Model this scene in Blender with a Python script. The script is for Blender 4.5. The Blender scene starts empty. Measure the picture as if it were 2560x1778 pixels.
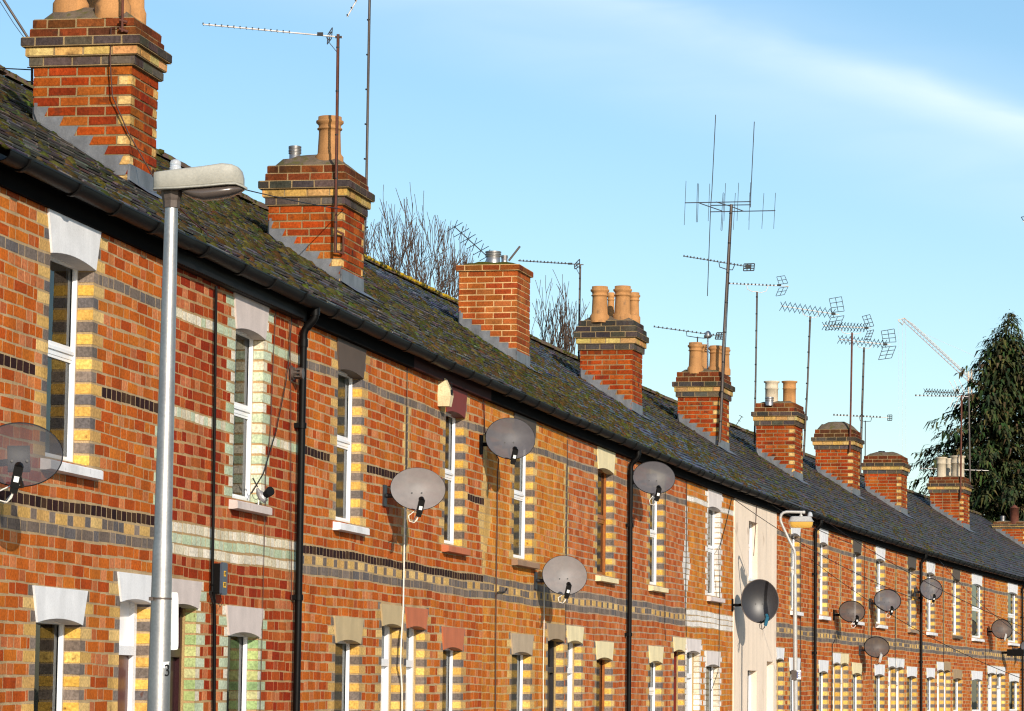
import bpy, math, random
from mathutils import Vector, Matrix
rnd = random.Random(7)
C = bpy.context.scene.collection
# ------------------------------------------------------------------ survey camera (the photograph's viewpoint, used to measure positions)
FPX, CX, CY, HC = 8200.0, 1280.0, 889.0, 1.6
ROLL = .013
PITCH = math.atan2(836*math.cos(ROLL), FPX)
_f = Vector((0, math.cos(PITCH), math.sin(PITCH))); _u = Vector((0, -math.sin(PITCH), math.cos(PITCH))); _r = Vector((1, 0, 0))
RT = math.cos(ROLL)*_r + math.sin(ROLL)*_u
UP = -math.sin(ROLL)*_r + math.cos(ROLL)*_u
EYE = Vector((0, 0, HC))
def ray(px, py): return RT*((px-CX)/FPX) - UP*((py-CY)/FPX) + _f
def at(px, py, Y):
    d = ray(px, py); return EYE + d*(Y/d.y)
def z_at(py, X, Y):
    # height of a point above plan position (X,Y) that is seen at row py
    k = -(py-CY)/FPX
    a = Vector((X, Y, 0)) - EYE; e = Vector((0, 0, 1))
    return (k*a.dot(_f) - a.dot(UP))/(e.dot(UP) - k*e.dot(_f))
def srgb(c):
    return tuple(((v/255)/12.92 if v/255 <= .04045 else ((v/255+.055)/1.055)**2.4) for v in c)
# ------------------------------------------------------------------ mesh builder
class MB:
    def __init__(s): s.v = []; s.f = []; s.c = []; s.m = []; s.sm = []
    def face(s, pts, col=(1, 1, 1), mi=0, smooth=False):
        n = len(s.v); s.v.extend(pts); s.f.append(tuple(range(n, n+len(pts)))); s.c.append(col); s.m.append(mi); s.sm.append(smooth)
    def mesh(s, vs, fs, col=(1, 1, 1), mi=0, smooth=False):
        n = len(s.v); s.v.extend(vs)
        for f in fs:
            s.f.append(tuple(i+n for i in f)); s.c.append(col); s.m.append(mi); s.sm.append(smooth)
    def box(s, x0, x1, y0, y1, z0, z1, col=(1, 1, 1), mi=0, skip='', jit=0):
        v = [(x0, y0, z0), (x1, y0, z0), (x1, y1, z0), (x0, y1, z0), (x0, y0, z1), (x1, y0, z1), (x1, y1, z1), (x0, y1, z1)]
        if jit: v = [(a+rnd.uniform(-jit, jit), b+rnd.uniform(-jit, jit), c+rnd.uniform(-jit, jit)) for a, b, c in v]
        F = {'b': (0, 3, 2, 1), 't': (4, 5, 6, 7), 'f': (0, 1, 5, 4), 'k': (2, 3, 7, 6), 'l': (3, 0, 4, 7), 'r': (1, 2, 6, 5)}
        s.mesh(v, [F[k] for k in F if k not in skip], col, mi)
    def obox(s, o, ax, ay, az, col=(1, 1, 1), mi=0):
        # box centred at o with half axes ax, ay, az
        o = Vector(o); v = [tuple(o+ax*i+ay*j+az*k) for k in (-1, 1) for i, j in ((-1, -1), (1, -1), (1, 1), (-1, 1))]
        s.mesh(v, [(0, 3, 2, 1), (4, 5, 6, 7), (0, 1, 5, 4), (2, 3, 7, 6), (3, 0, 4, 7), (1, 2, 6, 5)], col, mi)
    def tube(s, path, r, n=8, col=(1, 1, 1), mi=0, caps=True, smooth=True):
        path = [Vector(p) for p in path]; rr = r if isinstance(r, (list, tuple)) else [r]*len(path)
        rings = []; ref = None
        for i, p in enumerate(path):
            t = (path[min(i+1, len(path)-1)] - path[max(i-1, 0)]).normalized()
            if ref is None:
                ref = Vector((0, 0, 1)) if abs(t.z) < .9 else Vector((1, 0, 0))
            a = (ref - t*ref.dot(t)).normalized(); b = t.cross(a); ref = a
            rings.append([tuple(p + (a*math.cos(2*math.pi*k/n) + b*math.sin(2*math.pi*k/n))*rr[i]) for k in range(n)])
        vs = [q for g in rings for q in g]; fs = []
        for i in range(len(path)-1):
            for k in range(n):
                fs.append((i*n+k, i*n+(k+1) % n, (i+1)*n+(k+1) % n, (i+1)*n+k))
        s.mesh(vs, fs, col, mi, smooth)
        if caps:
            s.face(rings[0][::-1], col, mi); s.face(rings[-1], col, mi)
    def lathe(s, cx, cy, prof, n=20, col=(1, 1, 1), mi=0, z0=0, cap=True):
        vs = []; fs = []
        for r, z in prof:
            vs += [(cx+r*math.cos(2*math.pi*k/n), cy+r*math.sin(2*math.pi*k/n), z0+z) for k in range(n)]
        for i in range(len(prof)-1):
            for k in range(n):
                fs.append((i*n+k, i*n+(k+1) % n, (i+1)*n+(k+1) % n, (i+1)*n+k))
        s.mesh(vs, fs, col, mi, True)
        if cap: s.face([vs[(len(prof)-1)*n+k] for k in range(n)], col, mi)
    def build(s, name, mats, parent=None, loc=None, rotz=0.0):
        me = bpy.data.meshes.new(name); me.from_pydata([tuple(v) for v in s.v], [], s.f)
        if not isinstance(mats, (list, tuple)): mats = [mats]
        for m in mats: me.materials.append(m)
        me.polygons.foreach_set('material_index', s.m); me.polygons.foreach_set('use_smooth', s.sm)
        at_ = me.attributes.new('tint', 'FLOAT_COLOR', 'FACE')
        flat = []
        for c in s.c: flat.extend((c[0], c[1], c[2], 1.0))
        at_.data.foreach_set('color', flat); me.update()
        o = bpy.data.objects.new(name, me); C.objects.link(o)
        if parent is not None: o.parent = parent
        if loc is not None: o.location = loc
        o.rotation_euler.z = rotz
        return o
def thing(name, label, cat, loc, rotz=0.0, group=None):
    o = bpy.data.objects.new(name, None); C.objects.link(o); o.empty_display_size = .2
    o.location = loc; o.rotation_euler.z = rotz; o['label'] = label; o['category'] = cat
    if group: o['group'] = group
    return o
def tag(o, label, cat, group=None, kind=None):
    if label: o['label'] = label
    if cat: o['category'] = cat
    if group: o['group'] = group
    if kind: o['kind'] = kind
    return o
# ------------------------------------------------------------------ materials
def nmat(name):
    m = bpy.data.materials.new(name); m.use_nodes = True; nt = m.node_tree; nt.nodes.clear()
    out = nt.nodes.new('ShaderNodeOutputMaterial'); b = nt.nodes.new('ShaderNodeBsdfPrincipled')
    nt.links.new(b.outputs[0], out.inputs[0]); return m, nt, b, out
def surf(name, col=None, rough=.6, metal=0., spec=.4, var=.18, vscale=8., bump=.1, bscale=60., tint=False, fine=.15, fscale=90., spots=None, coat=0., streak=0.):
    m, nt, b, out = nmat(name); N = nt.nodes.new; L = nt.links.new
    tc = N('ShaderNodeTexCoord'); b.inputs['Roughness'].default_value = rough; b.inputs['Metallic'].default_value = metal
    b.inputs['Specular IOR Level'].default_value = spec; b.inputs['Coat Weight'].default_value = coat
    if tint:
        a = N('ShaderNodeAttribute'); a.attribute_name = 'tint'; base = a.outputs['Color']
    else:
        r = N('ShaderNodeRGB'); r.outputs[0].default_value = (*srgb(col), 1); base = r.outputs[0]
    def mul(base, scale, amt, detail=4):
        n = N('ShaderNodeTexNoise'); n.inputs['Scale'].default_value = scale; n.inputs['Detail'].default_value = detail; L(tc.outputs['Object'], n.inputs['Vector'])
        mr = N('ShaderNodeMapRange'); mr.inputs['From Min'].default_value = .3; mr.inputs['From Max'].default_value = .7
        mr.inputs['To Min'].default_value = 1-amt; mr.inputs['To Max'].default_value = 1+amt*.6; L(n.outputs['Fac'], mr.inputs['Value'])
        v = N('ShaderNodeVectorMath'); v.operation = 'SCALE'; L(base, v.inputs[0]); L(mr.outputs[0], v.inputs['Scale']); return v.outputs[0], n
    base, n1 = mul(base, vscale, var); base, n2 = mul(base, fscale, fine, 2)
    if streak:
        mp = N('ShaderNodeMapping'); mp.inputs['Scale'].default_value = (5, 5, .35); L(tc.outputs['Object'], mp.inputs['Vector'])
        n = N('ShaderNodeTexNoise'); n.inputs['Scale'].default_value = 1.0; n.inputs['Detail'].default_value = 7; n.inputs['Roughness'].default_value = .65; L(mp.outputs[0], n.inputs['Vector'])
        mr = N('ShaderNodeMapRange'); mr.inputs['From Min'].default_value = .42; mr.inputs['From Max'].default_value = .75; mr.inputs['To Min'].default_value = 1; mr.inputs['To Max'].default_value = 1-streak; L(n.outputs['Fac'], mr.inputs['Value'])
        v = N('ShaderNodeVectorMath'); v.operation = 'SCALE'; L(base, v.inputs[0]); L(mr.outputs[0], v.inputs['Scale']); base = v.outputs[0]
    if spots:
        sc, lo, hi, scol = spots
        n = N('ShaderNodeTexNoise'); n.inputs['Scale'].default_value = sc; n.inputs['Detail'].default_value = 6; L(tc.outputs['Object'], n.inputs['Vector'])
        mr = N('ShaderNodeMapRange'); mr.inputs['From Min'].default_value = lo; mr.inputs['From Max'].default_value = hi; L(n.outputs['Fac'], mr.inputs['Value'])
        mx = N('ShaderNodeMix'); mx.data_type = 'RGBA'; L(mr.outputs[0], mx.inputs[0]); L(base, mx.inputs[6]); mx.inputs[7].default_value = (*srgb(scol), 1); base = mx.outputs[2]
    L(base, b.inputs['Base Color'])
    if bump:
        nb = N('ShaderNodeTexNoise'); nb.inputs['Scale'].default_value = bscale; nb.inputs['Detail'].default_value = 5; L(tc.outputs['Object'], nb.inputs['Vector'])
        bp = N('ShaderNodeBump'); bp.inputs['Strength'].default_value = bump; bp.inputs['Distance'].default_value = .01; L(nb.outputs['Fac'], bp.inputs['Height']); L(bp.outputs[0], b.inputs['Normal'])
    return m
M = {}
M['brick'] = surf('brick', streak=.3, tint=True, rough=.8, spec=.1, var=.2, vscale=4, fine=.3, fscale=55, bump=.4, bscale=110, spots=(14, .66, .78, (84, 44, 26)))
M['sooty_brick'] = surf('sooty_chimney_brick', streak=.35, tint=True, rough=.85, spec=.08, var=.3, vscale=2.2, fine=.3, fscale=45, bump=.5, bscale=80, spots=(7, .58, .74, (58, 38, 28)))
M['mortar'] = surf('mortar', streak=.35, tint=True, rough=.95, spec=.1, var=.16, vscale=4, fine=.2, fscale=120, bump=.6, bscale=150)
M['render'] = surf('cream_render', (230, 212, 192), streak=.14, rough=.9, spec=.15, var=.07, vscale=1.6, fine=.05, fscale=40, bump=.25, bscale=40, spots=(2.2, .66, .78, (170, 150, 130)))
M['slate'] = surf('roof_slate', tint=True, rough=.55, spec=.5, var=.3, vscale=3, fine=.2, fscale=40, bump=.3, bscale=50, spots=(30, .68, .72, (150, 150, 135)))
M['moss'] = surf('moss', tint=True, rough=1, spec=.02, var=.22, vscale=14, fine=.25, fscale=120, bump=.8, bscale=160)
M['ridge'] = surf('ridge_tile', (88, 66, 54), rough=.9, var=.3, vscale=6, spots=(7, .5, .62, (92, 88, 34)))
M['lead'] = surf('lead_sheet', (116, 118, 122), streak=.4, rough=.5, metal=.35, spec=.5, var=.22, vscale=7, fine=.12, bump=.3, bscale=20)
M['black_plastic'] = surf('black_plastic', (10, 9, 9), rough=.5, spec=.14, var=.2, vscale=5, bump=.05)
M['black_paint'] = surf('black_paint', (8, 7, 7), rough=.9, spec=.08, var=.25, vscale=5, bump=.1)
M['maroon'] = surf('maroon_paint', (52, 20, 17), rough=.7, spec=.1, var=.15)
M['grey_board'] = surf('grey_board', (18, 16, 16), rough=.6, spec=.1, var=.2)
M['upvc'] = surf('white_plastic_frame', (232, 233, 236), rough=.3, spec=.5, var=.05, vscale=4, fine=.03, bump=0)
M['white_paint'] = surf('white_paint', (228, 228, 230), rough=.6, var=.08, vscale=5, bump=.15, spots=(14, .7, .76, (150, 148, 145)))
M['sign_white'] = surf('sign_white', (225, 226, 224), rough=.4, var=.08, vscale=6, bump=0)
M['pot'] = surf('buff_clay_pot', (178, 128, 78), streak=.4, rough=.8, spec=.3, var=.2, vscale=6, fine=.12, bump=.2, spots=(8, .6, .75, (120, 90, 62)))
M['pot_cream'] = surf('cream_clay_pot', (196, 182, 158), streak=.4, rough=.7, spec=.3, var=.15, vscale=8, fine=.1, bump=.2, spots=(9, .62, .72, (120, 105, 90)))
M['flaunch'] = surf('weathered_mortar', (104, 90, 74), rough=1, var=.3, vscale=9, bump=.8, bscale=30, spots=(10, .52, .62, (84, 78, 40)))
M['steel'] = surf('galvanised_steel', (176, 174, 172), streak=.25, rough=.42, metal=.85, var=.14, vscale=5, fine=.1, bump=.06)
M['alu'] = surf('dull_aluminium', (205, 206, 205), rough=.35, metal=.6, var=.12, vscale=20, bump=0)
M['lamp_grey'] = surf('pale_grey_lamp_casing', (160, 158, 148), streak=.25, rough=.55, var=.12, vscale=10, fine=.1, bump=.05, spots=(16, .68, .74, (120, 115, 105)))
M['lamp_paint'] = surf('silver_paint', (172, 170, 166), rough=.45, metal=.15, var=.1, vscale=6)
M['rust'] = surf('rusty_pole', (92, 50, 36), rough=.8, var=.35, vscale=12, bump=.3)
M['mast_grey'] = surf('grey_mast', (86, 76, 70), rough=.5, metal=.2, var=.25, vscale=6, bump=.05)
M['dark_metal'] = surf('dark_metal', (46, 46, 50), rough=.5, metal=.3, var=.2)
M['pale_metal'] = surf('pale_boom', (214, 206, 200), rough=.5, metal=.1, var=.2, vscale=14)
M['cable_black'] = surf('black_cable', (30, 27, 26), rough=.6, var=.1, bump=0)
M['cable_white'] = surf('white_cable', (222, 216, 204), rough=.6, var=.15, bump=0)
M['cable_brown'] = surf('brown_cable', (70, 42, 34), rough=.6, var=.1, bump=0)
M['wood'] = surf('brown_timber', (150, 86, 34), rough=.45, var=.25, vscale=3, fine=.2, fscale=40)
M['red_door'] = surf('dark_red_paint', (104, 30, 20), rough=.4, var=.1)
M['brown_door'] = surf('red_brown_door', (86, 34, 26), rough=.35, var=.12)
M['black_door'] = surf('black_door_paint', (38, 36, 38), rough=.4, var=.12)
M['wine_door'] = surf('dark_wine_paint', (46, 18, 22), rough=.4, var=.12)
M['curtain'] = surf('pale_curtain', (168, 172, 156), rough=.9, var=.15, vscale=6, bump=.2)
M['room'] = surf('dark_room', (110, 104, 98), rough=.9, var=.1)
M['yellow_sticker'] = surf('yellow_label', (224, 170, 40), rough=.5, var=.05, bump=0)
M['ink'] = surf('black_ink', (22, 22, 24), rough=.5, var=.02, bump=0)
M['blue_ink'] = surf('blue_ink', (40, 62, 120), rough=.5, var=.02, bump=0)
M['crane'] = surf('crane_paint', (208, 190, 170), rough=.6, var=.1)
M['crane_red'] = surf('crane_rust_red', (176, 120, 92), rough=.6, var=.1)
M['bark'] = surf('grey_bark', (84, 68, 58), rough=.95, var=.3, vscale=3, bump=.4)
M['conifer'] = surf('conifer_leaf', tint=True, rough=.8, spec=.2, var=.35, vscale=1.2, fine=.3, fscale=12, bump=0)
M['asphalt'] = surf('asphalt', (62, 62, 64), rough=.9, var=.2, vscale=2, fine=.3, fscale=200, bump=.5, bscale=200)
M['paving'] = surf('paving_slabs', (128, 124, 118), rough=.9, var=.2, vscale=2, bump=.3)
M['ground'] = surf('earth', (84, 82, 62), rough=1, var=.3, vscale=.3, bump=.3)
M['teal'] = surf('teal_plastic', (34, 92, 116), rough=.4, var=.1, bump=0)
M['dish_black'] = surf('satin_black_dish', (44, 44, 48), rough=.42, spec=.5, var=.06, vscale=4, bump=0)
M['stone_box'] = surf('cream_plastic_box', (214, 196, 156), rough=.6, var=.1, vscale=8, spots=(40, .6, .75, (176, 150, 106)))
M['foil'] = surf('crumpled_grey_wrap', (150, 148, 150), rough=.35, metal=.2, var=.5, vscale=14, bump=.8, bscale=30)
_paint = {}
def paint(c):
    if c not in _paint: _paint[c] = surf('painted_stone_%d' % len(_paint), c, streak=.16, rough=.65, var=.1, vscale=6, fine=.07, bump=.15, bscale=70, spots=(11, .68, .8, tuple(int(v*.72) for v in c)))
    return _paint[c]
def glass_mat():
    m, nt, b, out = nmat('window_glass'); N = nt.nodes.new; L = nt.links.new
    g = N('ShaderNodeBsdfGlossy'); g.inputs['Roughness'].default_value = .02; g.inputs['Color'].default_value = (.7, .72, .72, 1)
    t = N('ShaderNodeBsdfTransparent'); t.inputs['Color'].default_value = (.62, .66, .64, 1)
    fr = N('ShaderNodeFresnel'); fr.inputs['IOR'].default_value = 1.5
    tc = N('ShaderNodeTexCoord'); n = N('ShaderNodeTexNoise'); n.inputs['Scale'].default_value = 2.5; L(tc.outputs['Object'], n.inputs['Vector'])
    bp = N('ShaderNodeBump'); bp.inputs['Strength'].default_value = .04; bp.inputs['Distance'].default_value = .02; L(n.outputs['Fac'], bp.inputs['Height']); L(bp.outputs[0], g.inputs['Normal'])
    mx = N('ShaderNodeMixShader'); L(fr.outputs[0], mx.inputs[0]); L(t.outputs[0], mx.inputs[1]); L(g.outputs[0], mx.inputs[2]); L(mx.outputs[0], out.inputs[0])
    return m
M['glass'] = glass_mat()
def mesh_dish_mat(name, col, openness):
    # fine perforated sheet: part of what lies behind shows through the holes
    m, nt, b, out = nmat(name); N = nt.nodes.new; L = nt.links.new
    b.inputs['Base Color'].default_value = (*srgb(col), 1); b.inputs['Roughness'].default_value = .5; b.inputs['Specular IOR Level'].default_value = .25
    tc = N('ShaderNodeTexCoord'); n = N('ShaderNodeTexNoise'); n.inputs['Scale'].default_value = 5; L(tc.outputs['Object'], n.inputs['Vector'])
    mr = N('ShaderNodeMapRange'); mr.inputs['To Min'].default_value = openness*.8; mr.inputs['To Max'].default_value = openness*1.2; L(n.outputs['Fac'], mr.inputs['Value'])
    n2 = N('ShaderNodeTexNoise'); n2.inputs['Scale'].default_value = 7; n2.inputs['Detail'].default_value = 8; n2.inputs['Roughness'].default_value = .7; L(tc.outputs['Object'], n2.inputs['Vector'])
    m2 = N('ShaderNodeMapRange'); m2.inputs['From Min'].default_value = .35; m2.inputs['From Max'].default_value = .7; m2.inputs['To Min'].default_value = 1.08; m2.inputs['To Max'].default_value = .84; L(n2.outputs['Fac'], m2.inputs['Value'])
    rg = N('ShaderNodeRGB'); rg.outputs[0].default_value = (*srgb(col), 1); sv = N('ShaderNodeVectorMath'); sv.operation = 'SCALE'; L(rg.outputs[0], sv.inputs[0]); L(m2.outputs[0], sv.inputs['Scale']); L(sv.outputs[0], b.inputs['Base Color'])
    t = N('ShaderNodeBsdfTransparent'); mx = N('ShaderNodeMixShader'); L(mr.outputs[0], mx.inputs[0]); L(b.outputs[0], mx.inputs[1]); L(t.outputs[0], mx.inputs[2]); L(mx.outputs[0], out.inputs[0])
    return m
M['dish_open'] = mesh_dish_mat('perforated_dark_dish', (70, 70, 75), .3)
M['dish_grey'] = mesh_dish_mat('perforated_grey_dish', (128, 123, 122), .05)
M['dish_mid'] = mesh_dish_mat('perforated_mid_grey_dish', (86, 84, 88), .08)
M['dish_brown'] = mesh_dish_mat('perforated_brown_dish', (80, 70, 66), .08)
def translucent(name, col, w=.5):
    m, nt, b, out = nmat(name); b.inputs['Base Color'].default_value = (*srgb(col), 1); b.inputs['Roughness'].default_value = .25
    b.inputs['Transmission Weight'].default_value = w; return m
M['amber'] = translucent('amber_bowl', (226, 180, 84), .35)
M['smoke'] = translucent('dirty_clear_bowl', (92, 82, 76), .3)
M['clear'] = translucent('clear_cell', (215, 220, 225), .5)
# ------------------------------------------------------------------ the row of houses
NX = [(-2.964, 17.876), (-2.289, 21.463), (-1.602, 24.987), (-0.905, 28.447), (-0.249, 31.61), (0.611, 35.629), (1.436, 39.359), (2.326, 43.259), (3.207, 47.007), (4.115, 50.758), (5.129, 54.824), (5.789, 57.411), (6.647, 60.701), (7.54, 64.044), (8.467, 67.439), (9.324, 70.512), (10.278, 73.859), (11.624, 78.466), (13.022, 83.116), (14.319, 87.315), (15.647, 91.51), (17.93, 98.55)]
NS = [8.0, 11.65, 15.24, 18.77, 22.0, 26.11, 29.93, 33.93, 37.78, 41.64, 45.83, 48.5, 51.9, 55.36, 58.88, 62.07, 65.55, 70.35, 75.21, 79.6, 84, 91.4]
HG, EAVE, RDEP, RSL = 4.523, .16, 3.9, .635
ZR = HG + RSL*(RDEP+EAVE)
def hframe(i):
    a = Vector((NX[i+1][0]-NX[i][0], NX[i+1][1]-NX[i][1], 0)); w = a.length; a.normalize()
    return Vector((NX[i][0], NX[i][1], 0)), a, Vector((a.y, -a.x, 0)), w, math.atan2(a.y, a.x)   # origin, along, outward, width, angle
FR = [hframe(i) for i in range(len(NX)-1)]
def h_of_s(s):
    for i in range(len(NS)-1):
        if NS[i] <= s < NS[i+1]: return i
    return len(NS)-2
def wall_pt(s, z, d=0.0):
    i = h_of_s(s); o, a, n, w, _ = FR[i]
    return o + a*((s-NS[i])*w/(NS[i+1]-NS[i])) + n*d + Vector((0, 0, z))
def on_wall(px, py, d=0.0):
    # world point d metres in front of the facades that is seen at (px,py); returns point, house, u
    r = ray(px, py)
    for i, (o, a, n, w, _) in enumerate(FR):
        den = r.dot(n)
        if abs(den) < 1e-6: continue
        t = (o + n*d - EYE).dot(n)/den; P = EYE + r*t; u = (P-o).dot(a)
        if t > 0 and -.35 <= u <= w+.05: return P, i, u
    raise ValueError((px, py))
def to_local(i, P):
    o, a, n, w, _ = FR[i]; q = Vector(P)-o
    return Vector((q.dot(a), -q.dot(n), q.z))
def L3(*cs): return [srgb(c) for c in cs]
def BR(*cs): return [(r*.84, g*.97, b*.64) for r, g, b in map(srgb, cs)]
ORANGE = BR((198, 90, 34), (206, 100, 40), (190, 80, 32), (210, 110, 46), (182, 72, 30), (200, 94, 36), (204, 98, 40))
GOLD = BR((214, 120, 46), (218, 128, 54), (208, 108, 42), (220, 134, 64), (202, 100, 38), (214, 122, 44))
RED = BR((174, 62, 28), (180, 70, 34), (166, 54, 24), (186, 80, 40), (160, 48, 24), (188, 92, 52))
PALE = BR((200, 100, 56), (206, 110, 66), (194, 90, 48), (210, 120, 78), (188, 84, 44))
FAR = BR((200, 96, 42), (206, 104, 48), (192, 86, 38), (210, 116, 62), (184, 78, 36))
YEL = L3((216, 176, 108), (208, 166, 96), (220, 184, 120), (202, 160, 98))
YEL_LIT = L3((228, 184, 92), (222, 174, 80), (232, 192, 106), (214, 168, 88))  # same yellow brick, stronger on jamb faces: sunlight painted into the colour
GRY = L3((122, 110, 102), (112, 102, 96), (132, 118, 108), (106, 100, 100), (118, 104, 94))
DRK = L3((52, 30, 28), (44, 26, 26), (60, 36, 32), (70, 48, 34))
GRN = L3((190, 202, 172), (184, 198, 166), (196, 206, 180))
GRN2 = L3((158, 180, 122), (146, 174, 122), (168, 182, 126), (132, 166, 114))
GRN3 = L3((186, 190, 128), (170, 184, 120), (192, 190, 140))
CRM = L3((226, 216, 194), (232, 222, 204), (216, 206, 180))
WHT = L3((228, 222, 216), (234, 230, 224))
Z0, CH = 2.468, .075
PALEH = srgb((206, 136, 92))
def wall_mesh(i, sp):
    o, a, n, W, ang = FR[i]; k2u = W/(NS[i+1]-NS[i])
    mb = MB(); ops = sp['ops']; mort = srgb(sp.get('mortar', (184, 158, 121))); rm = sp['field']
    wav = [rnd.uniform(0, 6.28) for _ in range(4)]
    def wz(u, k): return .006*math.sin(1.7*u+wav[0]+k*.35) + .0035*math.sin(5.1*u+wav[1]+k*.9)
    q1, q2 = sp.get('q', (YEL, GRY)); q1j, q2j = sp.get('qj', (YEL_LIT if q1 is YEL else q1, q2))
    pairL, pairR = sp.get('strip', ('', ''))
    def brick(u0, u1, k, col, dep=.03, jamb=None, cj=None):
        du = .0065; z = Z0+k*CH; h = wz((u0+u1)/2, k); p = rnd.uniform(-.0006, .0003)
        x0, x1 = u0+du, u1-du
        if jamb == 'L': x0 = u0
        if jamb == 'R': x1 = u1
        if x1-x0 < .012: return
        w_ = rnd.uniform(.9, 1.08); c = tuple(v*w_ for v in col)
        v = [(x0, p, z+.0075+h), (x1, p, z+.0075+h), (x1, dep, z+.0075+h), (x0, dep, z+.0075+h), (x0, p, z+CH-.0065+h), (x1, p, z+CH-.0065+h), (x1, dep, z+CH-.0065+h), (x0, dep, z+CH-.0065+h)]
        j = .0012; v = [(x+rnd.uniform(-j, j), y+(rnd.uniform(-.0005, .0005) if y < .01 else 0), zz+rnd.uniform(-.0028, .0028)) for x, y, zz in v]
        F = [(0, 3, 2, 1), (4, 5, 6, 7), (0, 1, 5, 4), (3, 0, 4, 7), (1, 2, 6, 5)]
        mb.mesh(v, F, c, 0)
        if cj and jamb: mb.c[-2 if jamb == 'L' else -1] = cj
    def field(u0, u1, k):
        # Flemish bond: stretchers and headers in turn, each row shifted
        if u1-u0 < .015: return
        band = None
        if k in sp['bands']: band = sp['bands'][k]
        if band and 'rng' in band and not (band['rng'][0] <= (u0+u1)/2 <= band['rng'][1]): band = None
        if band and band['t'] == 'head':
            m = max(1, round((u1-u0)/.104)); w = (u1-u0)/m
            for j in range(m): brick(u0+j*w, u0+(j+1)*w, k, rnd.choice(band['c']))
            return
        per = .3375; ph = (k % 2)*per/2 + sp.get('phase', 0)
        j = math.floor((u0-ph)/per)-1; cuts = []
        while True:
            b0 = ph+j*per
            for x0, x1, st in ((b0, b0+.225, 1), (b0+.225, b0+per, 0)):
                if rnd.random() < .16 and st: cuts.append((x0, x0+.1125, 0)); cuts.append((x0+.1125, x1, 0))
                else: cuts.append((x0, x1, st))
            j += 1
            if b0 > u1: break
        for x0, x1, st in cuts:
            y0, y1 = max(x0, u0), min(x1, u1)
            if y1-y0 < .028: continue
            if y0-u0 < .028: y0 = u0
            if u1-y1 < .028: y1 = u1
            if band and band['t'] == 'alt': col = rnd.choice(band['c'] if st else band['c2'])
            elif band: col = rnd.choice(band['c'])
            else:
                col = rnd.choice(rm)
                if not st and rnd.random() < .55:
                    q = rnd.uniform(.15, .75); pc = PALEH; col = tuple(v*(1-q)+p*q for v, p in zip(col, pc))
            brick(y0, y1, k, col)
    for k in range(-33, 27):
        zl, zh = Z0+k*CH, Z0+(k+1)*CH; zm = (zl+zh)/2
        spans = [(0.0, W, None, None)]
        for op in ops:
            if op['z0'] < zm < op['zt']:
                wd = 0.0
                if zm > op['z1']: wd = (zl-op['z1'])/(op['zt']-op['z1'])*.085 if zl > op['z1'] else 0
                ns = []
                for s0, s1, l, r in spans:
                    if op['u1']+wd <= s0 or op['u0']-wd >= s1: ns.append((s0, s1, l, r)); continue
                    if op['u0']-wd > s0: ns.append((s0, op['u0']-wd, l, op))
                    if op['u1']+wd < s1: ns.append((op['u1']+wd, s1, op, r))
                spans = ns
        ev = k % 2 == 0
        for s0, s1, l, r in spans:
            u0, u1 = s0, s1; sw = .215 if ev else .1025
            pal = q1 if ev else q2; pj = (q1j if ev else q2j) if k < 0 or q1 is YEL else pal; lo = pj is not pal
            bnd = sp['bands'].get(k); inband = bnd and bnd.get('over')
            if l is not None and u1-u0 > .05 and not inband:
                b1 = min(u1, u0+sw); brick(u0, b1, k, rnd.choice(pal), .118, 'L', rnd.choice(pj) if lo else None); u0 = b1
                # the jamb face has its own colour; for yellow, brighter as painted-in sunlight
            if r is not None and u1-u0 > .05 and not inband:
                b0 = max(u0, u1-sw); brick(b0, u1, k, rnd.choice(pal), .118, 'R'); u1 = b0
            if 3 <= k <= 20 and k not in sp['bands']:
                if pairL == 'yg' and l is None and s0 == 0:
                    if ev: brick(u0, u0+.05, k, rnd.choice(GRY)); brick(u0+.05, u0+.155, k, rnd.choice(YEL)); u0 += .155
                    else: brick(u0, u0+.05, k, rnd.choice(GRY)); brick(u0+.05, u0+.1, k, rnd.choice(YEL)); u0 += .1
                if pairR == 'yg' and r is None and s1 == W:
                    if ev: brick(u1-.05, u1, k, rnd.choice(GRY)); brick(u1-.155, u1-.05, k, rnd.choice(YEL)); u1 -= .155
                    else: brick(u1-.05, u1, k, rnd.choice(GRY)); brick(u1-.1, u1-.05, k, rnd.choice(YEL)); u1 -= .1
                if 'gw' in (pairL, pairR):
                    w2 = .16 if ev else .06
                    if pairL == 'gw' and l is None: brick(u0, u0+w2, k, rnd.choice(GRN if ev else CRM)); u0 += w2
                    if pairR == 'gw' and r is None and k < 14: brick(u1-w2, u1, k, rnd.choice(GRN if ev else CRM)); u1 -= w2
                if 'diamond' in (pairL, pairR) or 'ydiamond' in (pairL, pairR):
                    w2 = [.05, .05, .05, .09, .12, .16, .2, .22, .2, .16, .12, .09, .05, .05, .05, .05, .05, .05][k-3]*1.45 + (.03 if ev else 0)
                    if pairL in ('diamond', 'ydiamond') and l is None: brick(u0, u0+w2, k, rnd.choice(WHT if pairL == 'diamond' else YEL)); u0 += w2
                    if pairR in ('diamond', 'ydiamond') and r is None: brick(u1-w2*.8, u1, k, rnd.choice(WHT if pairR == 'diamond' else YEL)); u1 -= w2*.8
            field(u0, u1, k)
    # mortar bed behind the bricks, with reveals round the openings
    us = sorted({0.0, W, *[op['u0'] for op in ops], *[op['u1'] for op in ops]}); zs = sorted({-.05, 4.50, *[op['z0'] for op in ops], *[op['zt']-.02 for op in ops]})
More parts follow.
